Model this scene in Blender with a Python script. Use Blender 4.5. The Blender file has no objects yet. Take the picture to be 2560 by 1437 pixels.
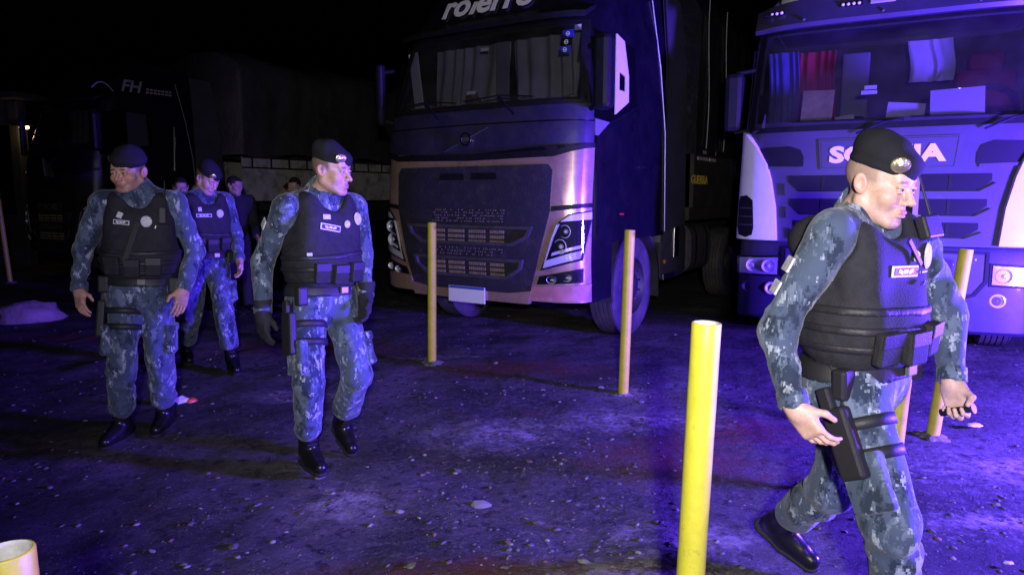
import bpy, bmesh, math, random
import numpy as np
from mathutils import Vector, Matrix, noise as mnoise
from mathutils.bvhtree import BVHTree

R = math.radians
scene = bpy.context.scene
COL = scene.collection
rng = random.Random(7)

# ------------------------------------------------------------------ camera
cam_d = bpy.data.cameras.new("camera")
cam_d.sensor_width = 36.0
cam_d.lens = 24.61
cam_d.clip_start = 0.05
cam_d.clip_end = 600
cam = bpy.data.objects.new("camera", cam_d)
cam.location = (0, 0, 1.5)
cam.rotation_euler = (R(90 - 7.42), 0, 0)
COL.objects.link(cam)
scene.camera = cam

# ------------------------------------------------------------------ night sky
world = bpy.data.worlds.new("World")
scene.world = world
world.use_nodes = True
wn = world.node_tree
sky = wn.nodes.new("ShaderNodeTexSky")
sky.sky_type = 'NISHITA'
sky.sun_disc = False
sky.sun_elevation = R(-4.0)
sky.sun_rotation = R(200)
wn.links.new(sky.outputs[0], wn.nodes["Background"].inputs[0])
wn.nodes["Background"].inputs[1].default_value = 0.012

# a trace of moonlight, as good as nothing
sun_d = bpy.data.lights.new("moonlight", 'SUN')
sun_d.energy = 0.004
sun_d.angle = R(0.5)
sun_d.color = (0.8, 0.85, 1.0)
sun_o = bpy.data.objects.new("moonlight", sun_d)
sun_o.rotation_euler = (R(50), 0, R(-20))
COL.objects.link(sun_o)


def lamp(name, kind, loc, energy, color, radius=0.1, target=None, spot=None, blend=0.6):
    d = bpy.data.lights.new(name, kind)
    d.energy = energy
    d.color = color
    d.shadow_soft_size = radius
    if spot:
        d.spot_size = R(spot)
        d.spot_blend = blend
    o = bpy.data.objects.new(name, d)
    o.location = loc
    if target is not None:
        o.rotation_euler = (Vector(target) - Vector(loc)).to_track_quat('-Z', 'Y').to_euler()
    COL.objects.link(o)
    return o


# the white light by the photographer, and the police
# vehicle's blue and red beacons standing off to the right
lamp("white_lamp", 'SPOT', (0.10, -0.55, 1.78), 800, (1.0, 0.95, 0.90), 0.06, (0.8, 6.0, 1.75), 104, 1.0)
lamp("blue_beacon", 'POINT', (5.0, 2.8, 0.92), 8500, (0.112, 0.045, 1.0), 0.28)
lamp("added_blue_fill", 'POINT', (3.4, -1.6, 1.6), 450, (0.12, 0.04, 1.0), 0.20)  # added blue fill for truck fronts and ground; no such source known
lamp("red_beacon", 'POINT', (5.1, 2.3, 1.0), 75, (1.0, 0.03, 0.12), 0.05)

vs = scene.view_settings
vs.view_transform = 'Standard'
vs.look = 'None'
vs.exposure = 0.0
vs.gamma = 1.0
vs.use_curve_mapping = False
scene.cycles.max_bounces = 6
scene.cycles.diffuse_bounces = 2
scene.cycles.glossy_bounces = 3
scene.cycles.transparent_max_bounces = 8
scene.cycles.use_denoising = True
scene.cycles.sample_clamp_indirect = 4.0

# ------------------------------------------------------------------ materials
MATS = {}


def _bump(nt, b, scale, strength, dist=0.01, coord='Object', detail=4.0):
    tc = nt.nodes.new("ShaderNodeTexCoord")
    n = nt.nodes.new("ShaderNodeTexNoise")
    n.inputs["Scale"].default_value = scale
    n.inputs["Detail"].default_value = detail
    bp = nt.nodes.new("ShaderNodeBump")
    bp.inputs["Strength"].default_value = strength
    bp.inputs["Distance"].default_value = dist
    nt.links.new(tc.outputs[coord], n.inputs["Vector"])
    nt.links.new(n.outputs["Fac"], bp.inputs["Height"])
    nt.links.new(bp.outputs["Normal"], b.inputs["Normal"])


def mat(name, color, rough=0.5, metal=0.0, coat=0.0, spec=0.5, var=None, bump=None, emit=None, dirt=None):
    """principled material; var=(scale, amount) mottles the colour, dirt=(color, scale, lo, hi) lays grime on it"""
    if name in MATS:
        return MATS[name]
    m = bpy.data.materials.new(name)
    m.use_nodes = True
    nt = m.node_tree
    b = nt.nodes["Principled BSDF"]
    b.inputs["Base Color"].default_value = (*color, 1)
    b.inputs["Roughness"].default_value = rough
    b.inputs["Metallic"].default_value = metal
    b.inputs["Coat Weight"].default_value = coat
    b.inputs["Coat Roughness"].default_value = 0.08
    b.inputs["Specular IOR Level"].default_value = spec
    out = None
    if var:
        tc = nt.nodes.new("ShaderNodeTexCoord")
        n = nt.nodes.new("ShaderNodeTexNoise")
        n.inputs["Scale"].default_value = var[0]
        n.inputs["Detail"].default_value = 6
        n.inputs["Roughness"].default_value = 0.65
        nt.links.new(tc.outputs["Object"], n.inputs["Vector"])
        cr = nt.nodes.new("ShaderNodeValToRGB")
        a = var[1]
        cr.color_ramp.elements[0].position = 0.3
        cr.color_ramp.elements[1].position = 0.7
        cr.color_ramp.elements[0].color = (*[max(0, c * (1 - a)) for c in color], 1)
        cr.color_ramp.elements[1].color = (*[min(1, c * (1 + a)) for c in color], 1)
        nt.links.new(n.outputs["Fac"], cr.inputs["Fac"])
        out = cr.outputs["Color"]
        rm = nt.nodes.new("ShaderNodeMapRange")
        rm.inputs["To Min"].default_value = max(0.02, rough - 0.08)
        rm.inputs["To Max"].default_value = min(1, rough + 0.12)
        nt.links.new(n.outputs["Fac"], rm.inputs["Value"])
        nt.links.new(rm.outputs["Result"], b.inputs["Roughness"])
    if dirt:
        tc = nt.nodes.new("ShaderNodeTexCoord")
        n = nt.nodes.new("ShaderNodeTexNoise")
        n.inputs["Scale"].default_value = dirt[1]
        n.inputs["Detail"].default_value = 8
        n.inputs["Roughness"].default_value = 0.7
        nt.links.new(tc.outputs["Object"], n.inputs["Vector"])
        mr = nt.nodes.new("ShaderNodeMapRange")
        mr.inputs["From Min"].default_value = dirt[2]
        mr.inputs["From Max"].default_value = dirt[3]
        nt.links.new(n.outputs["Fac"], mr.inputs["Value"])
        mx = nt.nodes.new("ShaderNodeMix")
        mx.data_type = 'RGBA'
        if out is not None:
            nt.links.new(out, mx.inputs[6])
        else:
            mx.inputs[6].default_value = (*color, 1)
        mx.inputs[7].default_value = (*dirt[0], 1)
        nt.links.new(mr.outputs["Result"], mx.inputs[0])
        out = mx.outputs[2]
    if out is not None:
        nt.links.new(out, b.inputs["Base Color"])
    if bump:
        _bump(nt, b, *bump)
    if emit:
        b.inputs["Emission Color"].default_value = (*emit[0], 1)
        b.inputs["Emission Strength"].default_value = emit[1]
    MATS[name] = m
    return m


def glass(name, tint=(0.75, 0.8, 0.85), rough=0.02, dust=0.0):
    if name in MATS:
        return MATS[name]
    m = bpy.data.materials.new(name)
    m.use_nodes = True
    nt = m.node_tree
    nt.nodes.remove(nt.nodes["Principled BSDF"])
    o = nt.nodes["Material Output"]
    t = nt.nodes.new("ShaderNodeBsdfTransparent")
    t.inputs[0].default_value = (*tint, 1)
    g = nt.nodes.new("ShaderNodeBsdfGlossy")
    g.inputs["Roughness"].default_value = rough
    lw = nt.nodes.new("ShaderNodeLayerWeight")
    lw.inputs[0].default_value = 0.5
    pw = nt.nodes.new("ShaderNodeMath")
    pw.operation = 'POWER'
    pw.inputs[1].default_value = 5.0
    nt.links.new(lw.outputs["Facing"], pw.inputs[0])
    ma = nt.nodes.new("ShaderNodeMath")
    ma.operation = 'MULTIPLY_ADD'
    ma.inputs[1].default_value = 0.95
    ma.inputs[2].default_value = 0.045
    nt.links.new(pw.outputs[0], ma.inputs[0])
    mx = nt.nodes.new("ShaderNodeMixShader")
    nt.links.new(ma.outputs[0], mx.inputs[0])
    nt.links.new(t.outputs[0], mx.inputs[1])
    nt.links.new(g.outputs[0], mx.inputs[2])
    if dust > 0:
        # a film of road dust that catches the light
        df = nt.nodes.new("ShaderNodeBsdfDiffuse")
        df.inputs[0].default_value = (0.42, 0.40, 0.39, 1)
        tc = nt.nodes.new("ShaderNodeTexCoord")
        n = nt.nodes.new("ShaderNodeTexNoise")
        n.inputs["Scale"].default_value = 3.5
        n.inputs["Detail"].default_value = 8
        nt.links.new(tc.outputs["Object"], n.inputs["Vector"])
        mr = nt.nodes.new("ShaderNodeMapRange")
        mr.inputs["From Min"].default_value = 0.3
        mr.inputs["From Max"].default_value = 0.75
        mr.inputs["To Min"].default_value = dust * 0.35
        mr.inputs["To Max"].default_value = dust * 1.7
        nt.links.new(n.outputs["Fac"], mr.inputs["Value"])
        m2 = nt.nodes.new("ShaderNodeMixShader")
        nt.links.new(mr.outputs[0], m2.inputs[0])
        nt.links.new(mx.outputs[0], m2.inputs[1])
        nt.links.new(df.outputs[0], m2.inputs[2])
        mx = m2
    nt.links.new(mx.outputs[0], o.inputs[0])
    MATS[name] = m
    return m


# ------------------------------------------------------------------ objects
def tag(o, label=None, cat=None, group=None, kind=None):
    if label:
        o["label"] = label
    if cat:
        o["category"] = cat
    if group:
        o["group"] = group
    if kind:
        o["kind"] = kind
    return o


def empty(name, loc=(0, 0, 0), rz=0.0):
    o = bpy.data.objects.new(name, None)
    o.empty_display_size = 0.2
    o.location = loc
    o.rotation_euler = (0, 0, rz)
    COL.objects.link(o)
    return o


def obj(name, me, m=None, parent=None, smooth=False):
    if isinstance(me, bmesh.types.BMesh):
        bm = me
        me = bpy.data.meshes.new(name)
        bm.normal_update()
        bm.to_mesh(me)
        bm.free()
    o = bpy.data.objects.new(name, me)
    if m is not None:
        me.materials.clear()
        me.materials.append(m)
    if smooth:
        me.polygons.foreach_set("use_smooth", [True] * len(me.polygons))
    COL.objects.link(o)
    if parent is not None:
        o.parent = parent
    return o


def autosmooth(o, ang=35):
    me = o.data
    me.polygons.foreach_set("use_smooth", [True] * len(me.polygons))
    bm = bmesh.new()
    bm.from_mesh(me)
    for e in bm.edges:
        if len(e.link_faces) == 2 and e.calc_face_angle(0) > R(ang):
            e.smooth = False
    bm.to_mesh(me)
    bm.free()
    return o


def B():
    return bmesh.new()


def add_box(bm, c, s, M=None, bev=0.0):
    """box of full size s about c; bevelled edges if bev"""
    r = bmesh.ops.create_cube(bm, size=1.0)
    vs_ = r["verts"]
    for v in vs_:
        v.co = Vector((v.co.x * s[0], v.co.y * s[1], v.co.z * s[2]))
    if bev > 0:
        es = set()
        for v in vs_:
            es.update(v.link_edges)
        rb = bmesh.ops.bevel(bm, geom=list(es), offset=bev, segments=2, affect='EDGES', profile=0.5)
        vs_ = list({v for f in rb["faces"] for v in f.verts} | {v for v in vs_ if v.is_valid})
        allv = set()
        stack = list(vs_)
        while stack:
            v = stack.pop()
            if v in allv:
                continue
            allv.add(v)
            stack.extend(e.other_vert(v) for e in v.link_edges)
        vs_ = list(allv)
    for v in vs_:
        co = v.co
        if M is not None:
            co = M @ co
        v.co = co + Vector(c)
    return vs_


def add_cyl(bm, a, b, r1, r2=None, n=16, caps=True):
    a = Vector(a); b = Vector(b)
    r2 = r1 if r2 is None else r2
    ax = (b - a).normalized()
    t = Vector((0, 0, 1)) if abs(ax.z) < 0.9 else Vector((1, 0, 0))
    u = ax.cross(t).normalized()
    w = ax.cross(u)
    ra = [bm.verts.new(a + (u * math.cos(2 * math.pi * i / n) + w * math.sin(2 * math.pi * i / n)) * r1) for i in range(n)]
    rb = [bm.verts.new(b + (u * math.cos(2 * math.pi * i / n) + w * math.sin(2 * math.pi * i / n)) * r2) for i in range(n)]
    for i in range(n):
        bm.faces.new((ra[i], ra[(i + 1) % n], rb[(i + 1) % n], rb[i]))
    if caps:
        bm.faces.new(list(reversed(ra)))
        bm.faces.new(rb)


def add_lathe(bm, prof, n=32, M=None, close=False):
    """prof: list of (r, h); revolved about local z then moved by M"""
    rings = []
    for r, h in prof:
        ring = []
        for i in range(n):
            a = 2 * math.pi * i / n
            co = Vector((r * math.cos(a), r * math.sin(a), h))
            ring.append(bm.verts.new(M @ co if M is not None else co))
        rings.append(ring)
    k = len(rings)
    for j in range(k if close else k - 1):
        A, Bq = rings[j], rings[(j + 1) % k]
        for i in range(n):
            bm.faces.new((A[i], A[(i + 1) % n], Bq[(i + 1) % n], Bq[i]))
    return rings


def add_tube(bm, pts, r, n=8):
    pts = [Vector(p) for p in pts]
    rings = []
    for i, p in enumerate(pts):
        d = (pts[min(i + 1, len(pts) - 1)] - pts[max(i - 1, 0)]).normalized()
        t = Vector((0, 0, 1)) if abs(d.z) < 0.9 else Vector((1, 0, 0))
        u = d.cross(t).normalized()
        w = d.cross(u)
        rings.append([bm.verts.new(p + (u * math.cos(2 * math.pi * k / n) + w * math.sin(2 * math.pi * k / n)) * r) for k in range(n)])
    for A, Bq in zip(rings, rings[1:]):
        for i in range(n):
            bm.faces.new((A[i], A[(i + 1) % n], Bq[(i + 1) % n], Bq[i]))
    bm.faces.new(rings[0][::-1])
    bm.faces.new(rings[-1])


def text_mesh(s, size, depth=0.004, bold=0.0, shear=0.0, sx=1.0):
    cu = bpy.data.curves.new("lettering", 'FONT')
    cu.body = s
    cu.size = size
    cu.extrude = depth
    cu.offset = bold
    cu.shear = shear
    cu.align_x = 'CENTER'
    cu.align_y = 'CENTER'
    cu.resolution_u = 3
    t = bpy.data.objects.new("lettering", cu)
    COL.objects.link(t)
    dg = bpy.context.evaluated_depsgraph_get()
    me = bpy.data.meshes.new_from_object(t.evaluated_get(dg))
    bpy.data.objects.remove(t)
    bpy.data.curves.remove(cu)
    for v in me.vertices:
        v.co.x *= sx
    return me


def np_mesh(name, V, F):
    me = bpy.data.meshes.new(name)
    V = np.asarray(V, np.float32)
    F = np.asarray(F, np.int32)
    n, k = F.shape
    me.vertices.add(len(V))
    me.vertices.foreach_set("co", V.ravel())
    me.loops.add(n * k)
    me.loops.foreach_set("vertex_index", F.ravel())
    me.polygons.add(n)
    me.polygons.foreach_set("loop_start", np.arange(0, n * k, k, dtype=np.int32))
    me.update(calc_edges=True)
    me.validate()
    return me

# ------------------------------------------------------------------ distance-field modelling (cloth and bodies)
class Field:
    def __init__(s, lo, hi, h, fine=None):
        """even grid of step h, with finer steps inside the boxes listed in fine: (lo, hi, step)"""
        s.h = h
        s.ax = []
        for i in range(3):
            v = [lo[i]]
            while v[-1] < hi[i]:
                st = h
                for fl, fh, fs in fine or ():
                    if fl[i] - h < v[-1] < fh[i]:
                        st = min(st, fs)
                v.append(v[-1] + st)
            s.ax.append(np.array(v))
        s.n = np.array([len(a) for a in s.ax])
        s.d = np.full(s.n, 0.2, np.float32)

    def box(s, lo, hi, pad):
        i0 = np.array([min(max(np.searchsorted(s.ax[i], lo[i] - pad) - 1, 0), s.n[i] - 1) for i in range(3)])
        i1 = np.array([min(np.searchsorted(s.ax[i], hi[i] + pad) + 1, s.n[i]) for i in range(3)])
        i1 = np.maximum(i1, i0 + 1)
        sl = tuple(slice(a, b) for a, b in zip(i0, i1))
        X, Y, Z = np.meshgrid(*[s.ax[k][sl[k]].astype(np.float32) for k in range(3)], indexing='ij', sparse=True)
        return sl, X, Y, Z

    def put(s, sl, q, op, k):
        a = s.d[sl]
        if op == 'u':
            if k > 0:
                hh = np.clip(k - np.abs(a - q), 0, None) / k
                s.d[sl] = np.minimum(a, q) - hh * hh * k * 0.25
            else:
                s.d[sl] = np.minimum(a, q)
        else:  # subtract
            if k > 0:
                hh = np.clip(k - np.abs(a + q), 0, None) / k
                s.d[sl] = np.maximum(a, -q) + hh * hh * k * 0.25
            else:
                s.d[sl] = np.maximum(a, -q)

    def cone(s, a, b, r1, r2, op='u', k=0.02, fold=None, flat=None):
        """tapered limb from a to b; fold=(amp, freq, seed): ripples that ring it"""
        a = np.array(a, float); b = np.array(b, float)
        rm = max(r1, r2)
        sl, X, Y, Z = s.box(np.minimum(a, b) - rm, np.maximum(a, b) + rm, k + 3 * s.h + 0.01)
        ba = b - a
        L2 = float(ba @ ba) + 1e-12
        px, py, pz = X - a[0], Y - a[1], Z - a[2]
        t = np.clip((px * ba[0] + py * ba[1] + pz * ba[2]) / L2, 0, 1)
        dx, dy, dz = px - t * ba[0], py - t * ba[1], pz - t * ba[2]
        q = np.sqrt(dx * dx + dy * dy + dz * dz) - (r1 + (r2 - r1) * t)
        if fold:
            am, fr, sd = fold
            L = math.sqrt(L2)
            w = 6 * px + 5 * py + 2 * np.sin(9 * py + 5 * pz + sd) + sd
            s1 = np.sin(0.5 * (t * L * fr + 2.2 * np.sin(w) + 14 * px + 9 * py))
            s2 = np.sin(0.5 * (t * L * fr * 1.7 - w * 1.8 + 11 * pz))
            rip = 0.65 * (1 - 2 * np.abs(s1) ** 0.8) + 0.45 * (1 - 2 * np.abs(s2) ** 0.8)
            rip = rip * np.clip(0.45 + 0.75 * np.sin(11 * px - 8 * py + 13 * pz + 1.7 * sd), 0, 1)
            q = q - am * rip
        s.put(sl, q.astype(np.float32), op, k)

    def ell(s, c, rad, M=None, op='u', k=0.02, amp=None):
        """ellipsoid; M rows are its local axes"""
        c = np.array(c, float); rad = np.array(rad, float)
        M = np.eye(3) if M is None else np.asarray(M, float)
        ext = np.sqrt(((M * rad[:, None]) ** 2).sum(0))
        sl, X, Y, Z = s.box(c - ext, c + ext, k + 3 * s.h + 0.01)
        px, py, pz = X - c[0], Y - c[1], Z - c[2]
        l = [(M[i, 0] * px + M[i, 1] * py + M[i, 2] * pz) for i in range(3)]
        k0 = np.sqrt(sum((l[i] / rad[i]) ** 2 for i in range(3)))
        k1 = np.sqrt(sum((l[i] / rad[i] ** 2) ** 2 for i in range(3))) + 1e-9
        q = k0 * (k0 - 1) / k1
        s.put(sl, q.astype(np.float32), op, k)

    def rbox(s, c, half, r, M=None, op='u', k=0.01):
        c = np.array(c, float); half = np.array(half, float)
        M = np.eye(3) if M is None else np.asarray(M, float)
        ext = np.abs(M).T @ half
        sl, X, Y, Z = s.box(c - ext, c + ext, k + 3 * s.h + 0.01)
        px, py, pz = X - c[0], Y - c[1], Z - c[2]
        q = [np.abs(M[i, 0] * px + M[i, 1] * py + M[i, 2] * pz) - half[i] + r for i in range(3)]
        d = np.sqrt(sum(np.maximum(v, 0) ** 2 for v in q)) + np.minimum(np.maximum(np.maximum(q[0], q[1]), q[2]), 0) - r
        s.put(sl, d.astype(np.float32), op, k)

    def full(s):
        return np.meshgrid(*[a.astype(np.float32) for a in s.ax], indexing='ij', sparse=True)

    def cut(s, p, n):
        """keep the side of the plane the normal n points away from"""
        X, Y, Z = s.full()
        q = (X - p[0]) * n[0] + (Y - p[1]) * n[1] + (Z - p[2]) * n[2]
        s.d = np.maximum(s.d, q.astype(np.float32))

    def wrinkle(s, amp, freq, seed, stretch=(1, 1, 0.5)):
        X, Y, Z = s.full()
        r = np.random.RandomState(seed)
        acc = 0
        for _ in range(5):
            v = r.normal(size=3) * freq * np.array(stretch)
            u = r.normal(size=3) * freq * 0.6
            acc = acc + np.sin(v[0] * X + v[1] * Y + v[2] * Z + r.rand() * 6 + 1.3 * np.sin(u[0] * X + u[1] * Y + u[2] * Z))
        s.d = (s.d - amp * acc / 2.2).astype(np.float32)

    def mesh(s):
        d = s.d
        ins = d < 0
        n = s.n
        c = ins[:-1, :-1, :-1].astype(np.uint8)
        tot = np.zeros(c.shape, np.uint8)
        for i in (0, 1):
            for j in (0, 1):
                for k in (0, 1):
                    tot += ins[i:n[0] - 1 + i, j:n[1] - 1 + j, k:n[2] - 1 + k]
        act = (tot > 0) & (tot < 8)
        I = np.argwhere(act)
        idx = np.full(act.shape, -1, np.int32)
        idx[act] = np.arange(len(I))
        corners = [(i, j, k) for i in (0, 1) for j in (0, 1) for k in (0, 1)]
        val = {cc: d[I[:, 0] + cc[0], I[:, 1] + cc[1], I[:, 2] + cc[2]] for cc in corners}
        acc = np.zeros((len(I), 3)); cnt = np.zeros(len(I))
        for a in corners:
            for ax in range(3):
                if a[ax] == 0:
                    b = tuple(1 if q == ax else a[q] for q in range(3))
                    va, vb = val[a], val[b]
                    m = (va < 0) != (vb < 0)
                    t = np.where(m, va / np.where(m, va - vb, 1), 0)
                    pos = np.tile(np.array(a, float), (len(I), 1))
                    pos[:, ax] += t
                    acc += pos * m[:, None]
                    cnt += m
        acc /= cnt[:, None]
        V = np.stack([s.ax[i][I[:, i]] + acc[:, i] * (s.ax[i][I[:, i] + 1] - s.ax[i][I[:, i]]) for i in range(3)], 1)
        quads = []
        for ax in range(3):
            u, v = [(1, 2), (2, 0), (0, 1)][ax]
            sa = [slice(None)] * 3; sb = [slice(None)] * 3
            sa[ax] = slice(0, -1); sb[ax] = slice(1, None)
            A = ins[tuple(sa)]; Bq = ins[tuple(sb)]
            for flip in (False, True):
                e = np.argwhere((A & ~Bq) if not flip else (~A & Bq))
                e = e[(e[:, u] > 0) & (e[:, v] > 0) & (e[:, u] < n[u] - 1) & (e[:, v] < n[v] - 1)]
                if len(e) == 0:
                    continue
                q = []
                for du, dv in ((-1, -1), (0, -1), (0, 0), (-1, 0)):
                    w = e.copy(); w[:, u] += du; w[:, v] += dv
                    q.append(idx[w[:, 0], w[:, 1], w[:, 2]])
                Q = np.stack(q, 1)
                if flip:
                    Q = Q[:, ::-1]
                quads.append(Q)
        Fq = np.concatenate(quads)
        Fq = Fq[(Fq >= 0).all(1)]
        return V, Fq


def nrm(v):
    v = np.asarray(v, float)
    return v / (np.linalg.norm(v) + 1e-12)

# ------------------------------------------------------------------ ground
def fbm(x, y, sc, oct_=4, seed=0.0):
    v = 0.0; a = 0.5; f_ = sc
    for _ in range(oct_):
        v += a * mnoise.noise(Vector((x * f_ + seed, y * f_ - seed, seed * 0.37)))
        a *= 0.5; f_ *= 2.1
    return v


def ground_mat():
    m = bpy.data.materials.new("dirt_and_old_asphalt")
    m.use_nodes = True
    nt = m.node_tree
    b = nt.nodes["Principled BSDF"]
    tc = nt.nodes.new("ShaderNodeTexCoord")

    def noise(sc, det=6, rough=0.6, off=(0, 0, 0), stretch=(1, 1, 1)):
        mp = nt.nodes.new("ShaderNodeMapping")
        mp.inputs["Location"].default_value = off
        mp.inputs["Scale"].default_value = stretch
        nt.links.new(tc.outputs["Object"], mp.inputs[0])
        n = nt.nodes.new("ShaderNodeTexNoise")
        n.inputs["Scale"].default_value = sc
        n.inputs["Detail"].default_value = det
        n.inputs["Roughness"].default_value = rough
        nt.links.new(mp.outputs[0], n.inputs["Vector"])
        return n.outputs["Fac"]

    def ramp(v, a, c):
        mr = nt.nodes.new("ShaderNodeMapRange")
        mr.inputs["From Min"].default_value = a
        mr.inputs["From Max"].default_value = c
        nt.links.new(v, mr.inputs["Value"])
        return mr.outputs[0]

    def mix(f_, A, C):
        mx = nt.nodes.new("ShaderNodeMix")
        mx.data_type = 'RGBA'
        nt.links.new(f_, mx.inputs[0])
        for i, q in ((6, A), (7, C)):
            if isinstance(q, tuple):
                mx.inputs[i].default_value = (*q, 1)
            else:
                nt.links.new(q, mx.inputs[i])
        return mx.outputs[2]

    def math_(op, A, C):
        n = nt.nodes.new("ShaderNodeMath")
        n.operation = op
        for i, q in ((0, A), (1, C)):
            if isinstance(q, (int, float)):
                n.inputs[i].default_value = q
            else:
                nt.links.new(q, n.inputs[i])
        return n.outputs[0]

    def spot(x, y, rx, ry, edge=0.5):
        """1 inside an uneven patch about (x, y)"""
        mp = nt.nodes.new("ShaderNodeMapping")
        mp.vector_type = 'TEXTURE'
        mp.inputs["Location"].default_value = (x, y, 0)
        mp.inputs["Scale"].default_value = (rx, ry, 1)
        nt.links.new(tc.outputs["Object"], mp.inputs[0])
        ln = nt.nodes.new("ShaderNodeVectorMath")
        ln.operation = 'LENGTH'
        nt.links.new(mp.outputs[0], ln.inputs[0])
        d = math_('ADD', ln.outputs["Value"], math_('MULTIPLY', math_('SUBTRACT', noise(5.5, 8, 0.7, (x, y, 0)), 0.5), 2.2))
        return ramp(d, 1.0, 1.0 - edge)

    c = mix(ramp(noise(1.1, 8, 0.65), 0.35, 0.65), (0.024, 0.023, 0.025), (0.085, 0.080, 0.080))
    c = mix(ramp(noise(0.7, 5, 0.6, (9, 4, 0)), 0.50, 0.66), c, (0.110, 0.102, 0.100))
    c = mix(ramp(noise(26, 4, 0.75), 0.52, 0.72), c, (0.15, 0.14, 0.138))
    c = mix(ramp(noise(14, 6, 0.7, (2, 7, 0)), 0.54, 0.62), c, (0.024, 0.022, 0.023))
    c = mix(ramp(noise(55, 5, 0.8, (4, 2, 0)), 0.58, 0.66), c, (0.17, 0.16, 0.155))
    # darker patches, most of them at the left
    for p in ((-2.6, 2.9, 2.3, 1.5), (-2.9, 4.6, 1.6, 0.5), (-5.5, 5.5, 2.0, 1.2), (1.9, 2.75, 0.7, 0.2)):
        c = mix(math_('MULTIPLY', spot(*p, 0.8), 0.75), c, (0.020, 0.019, 0.021))
    # reddish earth
    red = (0.115, 0.040, 0.026)
    for p in ((0.05, 6.0, 1.1, 0.42), (0.95, 3.9, 0.7, 0.5), (-2.0, 6.9, 1.3, 0.5), (1.5, 4.4, 0.6, 0.35), (-0.2, 2.6, 0.9, 0.25), (0.15, 4.72, 0.10, 0.10), (-4.6, 7.4, 1.2, 0.3)):
        f_ = math_('MULTIPLY', spot(*p, 0.9), ramp(noise(9, 6, 0.7, (5, 1, 0)), 0.30, 0.52))
        c = mix(f_, c, red)
    # spilt cement and chalky gravel
    pale = (0.31, 0.29, 0.28)
    for p in ((-0.87, 3.36, 0.30, 0.33), (0.55, 2.62, 0.55, 0.22), (-0.95, 6.45, 0.35, 0.14), (-0.45, 6.55, 0.30, 0.12), (1.05, 5.25, 0.42, 0.22), (0.75, 2.95, 0.4, 0.15), (2.75, 3.75, 0.6, 0.35), (2.3, 3.1, 0.5, 0.14), (0.9, 4.6, 0.8, 0.35), (-0.1, 4.3, 0.6, 0.4), (0.3, 2.45, 0.9, 0.16), (-1.6, 5.2, 0.5, 0.2)):
        f_ = math_('MULTIPLY', spot(*p, 0.9), ramp(math_('ADD', math_('MULTIPLY', noise(24, 9, 0.8, (3, 8, 0)), 0.6), math_('MULTIPLY', noise(7, 6, 0.7, (1, 6, 0)), 0.4)), 0.46, 0.56))
        c = mix(f_, c, pale)
    # scattered crumbs
    for sc, th, col, off in ((34, 0.15, (0.20, 0.19, 0.18), 0), (80, 0.20, (0.15, 0.145, 0.14), 3), (15, 0.08, (0.19, 0.18, 0.17), 7)):
        mp = nt.nodes.new("ShaderNodeMapping")
        mp.inputs["Location"].default_value = (off, off, 0)
        nt.links.new(tc.outputs["Object"], mp.inputs[0])
        v = nt.nodes.new("ShaderNodeTexVoronoi")
        v.inputs["Scale"].default_value = sc
        v.inputs["Randomness"].default_value = 1.0
        nt.links.new(mp.outputs[0], v.inputs["Vector"])
        near = ramp(v.outputs["Distance"], th * 1.35, th)
        pick = nt.nodes.new("ShaderNodeSeparateColor")
        nt.links.new(v.outputs["Color"], pick.inputs[0])
        some = ramp(pick.outputs[0], 0.80, 0.84)
        patchy = ramp(noise(1.7, 4, 0.6, (off + 2, 5, 0)), 0.44, 0.56)
        c = mix(math_('MULTIPLY', math_('MULTIPLY', near, some), patchy), c, col)
    nt.links.new(c, b.inputs["Base Color"])
    r = nt.nodes.new("ShaderNodeMapRange")
    r.inputs["To Min"].default_value = 0.62
    r.inputs["To Max"].default_value = 0.95
    nt.links.new(noise(3, 6), r.inputs["Value"])
    nt.links.new(r.outputs[0], b.inputs["Roughness"])
    b.inputs["Specular IOR Level"].default_value = 0.25
    h = math_('ADD', math_('MULTIPLY', noise(38, 8, 0.75), 1.0), math_('MULTIPLY', noise(9, 6, 0.7), 1.6))
    bp = nt.nodes.new("ShaderNodeBump")
    bp.inputs["Strength"].default_value = 0.7
    bp.inputs["Distance"].default_value = 0.022
    nt.links.new(h, bp.inputs["Height"])
    nt.links.new(bp.outputs["Normal"], b.inputs["Normal"])
    return m


def graded(lo, hi, f0, f1, fine, grow=1.14):
    v = [f0]
    while v[-1] < f1:
        v.append(v[-1] + fine)
    st = fine
    while v[-1] < hi:
        st *= grow
        v.append(v[-1] + st)
    st = fine
    w = [f0]
    while w[-1] > lo:
        st *= grow
        w.append(w[-1] - st)
    return np.array(w[:0:-1] + v)


def ground_z(x, y):
    return 0.044 * fbm(x, y, 0.55, 3, 1.7) + 0.040 * fbm(x, y, 2.2, 3, 5.1)


gx = graded(-160, 160, -5.0, 4.6, 0.05)
gy = graded(-40, 260, 1.6, 9.5, 0.05)
GX, GY = np.meshgrid(gx, gy, indexing='ij')
GZ = np.array([[ground_z(x, y) if (abs(x) < 30 and -5 < y < 40) else 0.0 for y in gy] for x in gx]) - 0.012
nx, ny = len(gx), len(gy)
ii = np.arange(nx * ny).reshape(nx, ny)
gf = np.stack([ii[:-1, :-1], ii[1:, :-1], ii[1:, 1:], ii[:-1, 1:]], -1).reshape(-1, 4)
ground = obj("ground", np_mesh("ground", np.stack([GX, GY, GZ], -1).reshape(-1, 3), gf), ground_mat(), None, True)
tag(ground, "rough dark yard of broken asphalt, red earth and gravel", kind="structure")

M_STONE = [mat("grey_stone", (0.09, 0.086, 0.083), 0.85, var=(20, 0.4)), mat("pale_stone", (0.19, 0.18, 0.17), 0.85, var=(20, 0.35)),
           mat("rust_stone", (0.13, 0.08, 0.06), 0.85, var=(20, 0.4))]


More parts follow.
